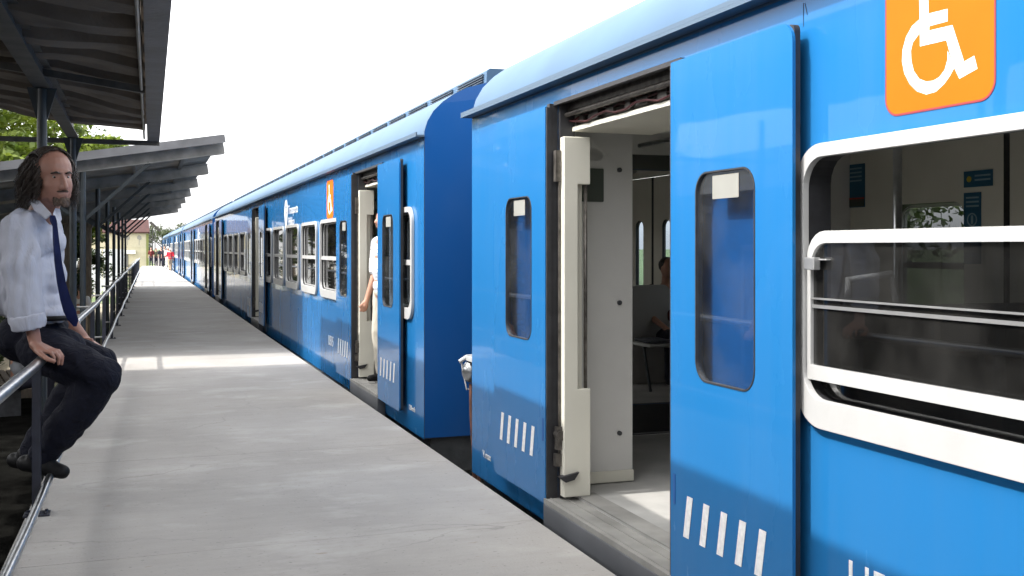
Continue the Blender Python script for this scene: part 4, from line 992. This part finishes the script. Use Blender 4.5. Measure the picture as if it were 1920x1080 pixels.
# trousers: seat over the rail, thighs, shins tucked back
tr = MB()
tr.ell(A(52, 632, 5.62), (.165, .225, .135), Matrix.Rotation(-.1, 3, 'Z'), 22)
tr.ell(A(78, 612, 5.58), (.130, .195, .070), None, 20)
RH, RK, RA = A(78, 655, 5.42), A(186, 706, 5.30), A(84, 846, 5.34)
LH, LK, LA = A(80, 645, 5.76), A(182, 684, 5.72), A(66, 842, 5.66)
tr.cap(RH, .118, RK, .108); tr.cap(RK, .108, A(150, 765, 5.31), .098); tr.cap(A(150, 765, 5.31), .098, RA, .074)
tr.cap(LH, .115, LK, .104); tr.cap(LK, .104, A(125, 750, 5.72), .092); tr.cap(A(125, 750, 5.72), .092, LA, .078)
tr.cap(A(60, 640, 5.6), .13, A(120, 655, 5.5), .11)
to = organic(tr, 'trousers', trouserm, root, .009, 6, .008, 10, 9)
displace(to.data, lambda p: .0035*math.sin(p.z*55+p.x*60+3*noise.noise(p*6))*max(0, noise.noise(p*3.1)+.35))
bl = MB(); bl.tube([A(84, 598, 5.34), A(112, 597, 5.36), A(132, 596, 5.46), A(140, 596, 5.6)], .013, 8); bl.build('belt', shoem, root, smooth=True)
for a0, nm in (((86, 878, 5.33), 0), ((64, 872, 5.66), 1)):
    s_ = MB(); c = A(*a0); d1 = (rt*.9-up*.10-fw*.1).normalized()
    s_.cap(c-d1*.11+up*.012, .042, c+d1*.02+up*.012, .044); s_.cap(c+d1*.01+up*.004, .044, c+d1*.088-up*.006, .036); s_.cap(c-d1*.05+up*.05, .045, c-d1*.05+up*.02, .045)
    organic(s_, 'shoe', shoem, root, .007, 3)

def mini(name, pos, face, height, cols, label, pose='stand', hair=None, voxel=.014, group=None, cat='person', bag=None, base=0, striped=None):
    """smaller figure: pose joints in body heights, x = left/right, y = forward"""
    h = height; r = empty('person', (pos[0], pos[1], base), face); tag(r, label, cat, group)
    V = lambda x, y, z: Vector((x*h, y*h, z*h))
    sk_, top, bot, hairc = cols
    J = dict(stand=dict(hip=.52, kn=[(.055, .02, .28), (-.055, .01, .28)], an=[(.06, 0, .045), (-.06, -.01, .045)], el=[(.145, .0, .62), (-.145, .0, .62)], wr=[(.15, .05, .47), (-.15, .05, .47)]),
             walk=dict(hip=.51, kn=[(.05, .07, .29), (-.05, -.01, .28)], an=[(.05, .12, .05), (-.05, -.14, .08)], el=[(.14, -.06, .62), (-.14, .05, .62)], wr=[(.14, 0, .49), (-.14, .13, .52)]),
             sit=dict(hip=.27, kn=[(.07, .24, .29), (-.07, .24, .29)], an=[(.07, .22, .04), (-.07, .24, .04)], el=[(.13, .04, .40), (-.13, .04, .40)], wr=[(.08, .18, .33), (-.08, .18, .33)]))[pose]
    hz = J['hip']; sz = hz+.29
    b = MB(); b.ell(V(0, .012, sz+.125), (.044*h, .052*h, .062*h), None, 16); b.ell(V(0, .035, sz+.10), (.034*h, .034*h, .04*h), None, 12); b.cap(V(0, .066, sz+.118), .006*h, V(0, .072, sz+.105), .008*h)
    b.cap(V(0, 0, sz+.09), .03*h, V(0, -.005, sz), .036*h); b.cap(V(0, 0, sz-.03), .07*h, V(0, 0, hz), .07*h)
    for k, s in enumerate((1, -1)):
        sh = V(s*.105, 0, sz-.01); el = V(*J['el'][k]); wr = V(*J['wr'][k]); b.cap(sh, .028*h, el, .023*h); b.cap(el, .022*h, wr, .015*h)
        d = (wr-el).normalized(); b.cap(wr, .016*h, wr+d*.04*h, .017*h)
        for q in range(4): b.cap(wr+d*.04*h+Vector((0, (q-1.5)*.011*h, 0)), .0075*h, wr+d*(.075-.004*abs(q-1.5))*h+Vector((0, (q-1.2)*.012*h, 0)), .0058*h, 8)
        b.cap(wr+d*.015*h+Vector((0, .015*h, 0)), .008*h, wr+d*.045*h+Vector((0, .033*h, 0)), .006*h, 8)
        b.cap(V(s*.05, 0, hz), .05*h, V(*J['kn'][k]), .036*h); b.cap(V(*J['kn'][k]), .034*h, V(*J['an'][k]), .022*h)
    organic(b, 'body', sk_, r, voxel*.62 if height*F/pos[1] > 200 else voxel, 2)
    t = MB(); t.ell(V(0, 0, sz-.055), (.115*h, .075*h, .085*h), None, 18); t.ell(V(0, .005, sz-.16), (.098*h, .078*h, .11*h), None, 18); t.ell(V(0, .0, hz+.03), (.098*h, .078*h, .06*h), None, 18)
    for k, s in enumerate((1, -1)):
        sh = V(s*.105, 0, sz-.012); el = V(*J['el'][k]); t.cap(sh, .040*h, sh+(el-sh)*.85, .040*h)
    organic(t, 'shirt', top, r, voxel*.8, 2, .006, 9)
    l = MB(); l.ell(V(0, 0, hz), (.092*h, .073*h, .05*h), None, 16)
    for k, s in enumerate((1, -1)):
        l.cap(V(s*.048, 0, hz-.01), .058*h, V(*J['kn'][k]), .044*h); l.cap(V(*J['kn'][k]), .043*h, V(*J['an'][k])+Vector((0, 0, .01)), .036*h)
    organic(l, 'trousers', bot, r, voxel*.8, 2, .006, 9)
    for k in range(2):
        a = V(*J['an'][k]); sh = MB(); sh.cap(a+Vector((0, -.02*h, -.018*h)), .024*h, a+Vector((0, .075*h, -.024*h)), .019*h); organic(sh, 'shoe', shoem, r, voxel*.7, 2)
    hm = MB(); hm.ell(V(0, -.006, sz+.143), (.05*h, .056*h, .052*h), None, 16)
    if hair == 'long': hm.cap(V(0, -.035, sz+.12), .045*h, V(0, -.04, sz+.03), .04*h)
    organic(hm, 'hair' if hair != 'hat' else 'hat', hairc, r, voxel*.7, 2, .006, 20)
    return r
stripes, N_, L_n, b_n = newmat('striped_shirt')
tc = N_.new('ShaderNodeTexCoord'); wv = N_.new('ShaderNodeTexWave'); wv.bands_direction = 'Z'; wv.inputs['Scale'].default_value = 9; L_n.new(tc.outputs['Object'], wv.inputs['Vector'])
cr = N_.new('ShaderNodeValToRGB'); cr.color_ramp.elements[0].color = (.30, .32, .38, 1); cr.color_ramp.elements[0].position = .05; cr.color_ramp.elements[1].color = (.72, .72, .72, 1); cr.color_ramp.elements[1].position = .2
L_n.new(wv.outputs[0], cr.inputs[0]); L_n.new(cr.outputs[0], b_n.inputs['Base Color']); b_n.inputs['Roughness'].default_value = .9
greyhair = mat('grey_hair', (.22, .21, .20), .7, var=.3, vscale=40); khaki = cloth('pale_trousers', (.45, .42, .36)); dkcl = cloth('dark_clothes', (.02, .02, .03)); redcl = cloth('red_top', (.50, .03, .05)); white_ = cloth('white_cloth', (.72, .70, .68)); greycl = cloth('grey_shirt', (.25, .26, .28)); blackhair = mat('black_hair', (.015, .012, .01), .5); tanp = cloth('tan_shorts', (.42, .30, .20)); olive = cloth('olive_shirt', (.12, .12, .07))
mini('d', (2.085, 9.38), R(105), 1.56, (skin2, stripes, khaki, greyhair), 'man in a pale striped shirt standing in the doorway of the second carriage', base=.1, voxel=.012)
mini('a', (1.62, 63.0), R(5), 1.32, (skin2, redcl, tanp, white_), 'person in a red top and white hat walking away beside the far train', 'walk', 'hat', .02, 'people walking at the platform end')
mini('b', (1.58, 66), R(-10), 1.40, (skin2, white_, white_, white_), 'person in white clothes just beyond the one in red', 'walk', 'hat', .02, 'people walking at the platform end')
mini('c', (1.62, 77), R(160), 1.42, (skin2, dkcl, dkcl, blackhair), 'person in dark clothes left of the one in red, nearer the train', 'stand', None, .022, 'people walking at the platform end')
mini('e', (1.42, 79), R(190), 1.36, (skin2, dkcl, dkcl, blackhair), 'person in dark clothes farther left at the platform end', 'stand', None, .022, 'people walking at the platform end')
mini('f', (.78, 81.5), R(170), 1.34, (skin2, cloth('brick_top', (.10, .02, .02)), dkcl, blackhair), 'small figure in red standing under the thin post frame', 'stand', None, .024, 'people under the post frame')
mini('g', (1.12, 81.8), R(200), 1.30, (skin2, olive, dkcl, blackhair), 'small figure in olive under the thin post frame', 'stand', None, .024, 'people under the post frame')
sq = MB(); sq.plate(rr(3.98, .50, 4.38, .98, .08, 6), [], SY, .93, .955); ss = sq.build('seat', M['seatw'], c2, bevel=.01)
sq = MB(); sq.box((3.99, .56, .47), (4.37, .93, .50)); sq.build('seat_shell', M['seatw'], ss, bevel=.012)
sq = MB(); sq.box((4.01, .58, .501), (4.35, .90, .53)); sq.build('cushion', M['seat'], ss, bevel=.012)
sq = MB(); sq.tube([(4.03, .62, .1), (4.03, .75, .46), (4.33, .75, .46), (4.33, .62, .1)], .013, 8); sq.build('seat_frame', M['dark'], ss)
mini('k', (4.40, 8.45), R(175), 1.45, (skin2, cloth('maroon_top', (.09, .02, .02)), dkcl, blackhair), 'passenger in a dark red top seated inside, seen through the nearest doorway', 'sit', None, .014, base=.13)
# bench and waiting people at ground level, left of the platform
def bench(x, y, rz, lab):
    b = empty('bench', (x, y, GZ), rz); tag(b, lab, 'bench', 'wooden benches left of the platform')
    for k in range(4): MB().box((-.8, -.18+.1*k, .42), (.8, -.10+.1*k, .45)).build('slat', M['wood'], b)
    for k in range(2): MB().box((-.8, -.235, .60+.14*k), (.8, -.21, .70+.14*k)).build('slat', M['wood'], b)
    for s in (-.65, .65):
        f = MB(); f.box((s-.03, -.205, 0), (s+.03, .2, .418)); f.box((s-.03, -.209, .419), (s+.03, -.182, .86)); f.build('frame', M['dark'], b)
bench(-1.75, 15.6, R(-80), 'slatted bench behind the railing under the seated person in grey'); bench(-1.9, 20.5, R(-80), 'slatted bench farther along, under the seated person in red')
mini('h', (-1.45, 14.9), R(-75), 1.45, (skin2, greycl, dkcl, blackhair), 'dark haired person in grey sitting on a bench behind the railing', 'sit', None, .014, 'people waiting left of the platform', base=GZ+.05)
mini('i', (-1.55, 20.3), R(-80), 1.45, (skin2, redcl, dkcl, blackhair), 'seated person in a red top beyond the person in grey', 'sit', None, .016, 'people waiting left of the platform', base=GZ+.05)
mini('j', (-1.15, 23.5), R(-20), 1.40, (skin2, white_, tanp, blackhair), 'person in white standing beyond the benches', 'stand', None, .018, 'people waiting left of the platform', base=GZ)

bpy.data.scenes.remove(TMP)
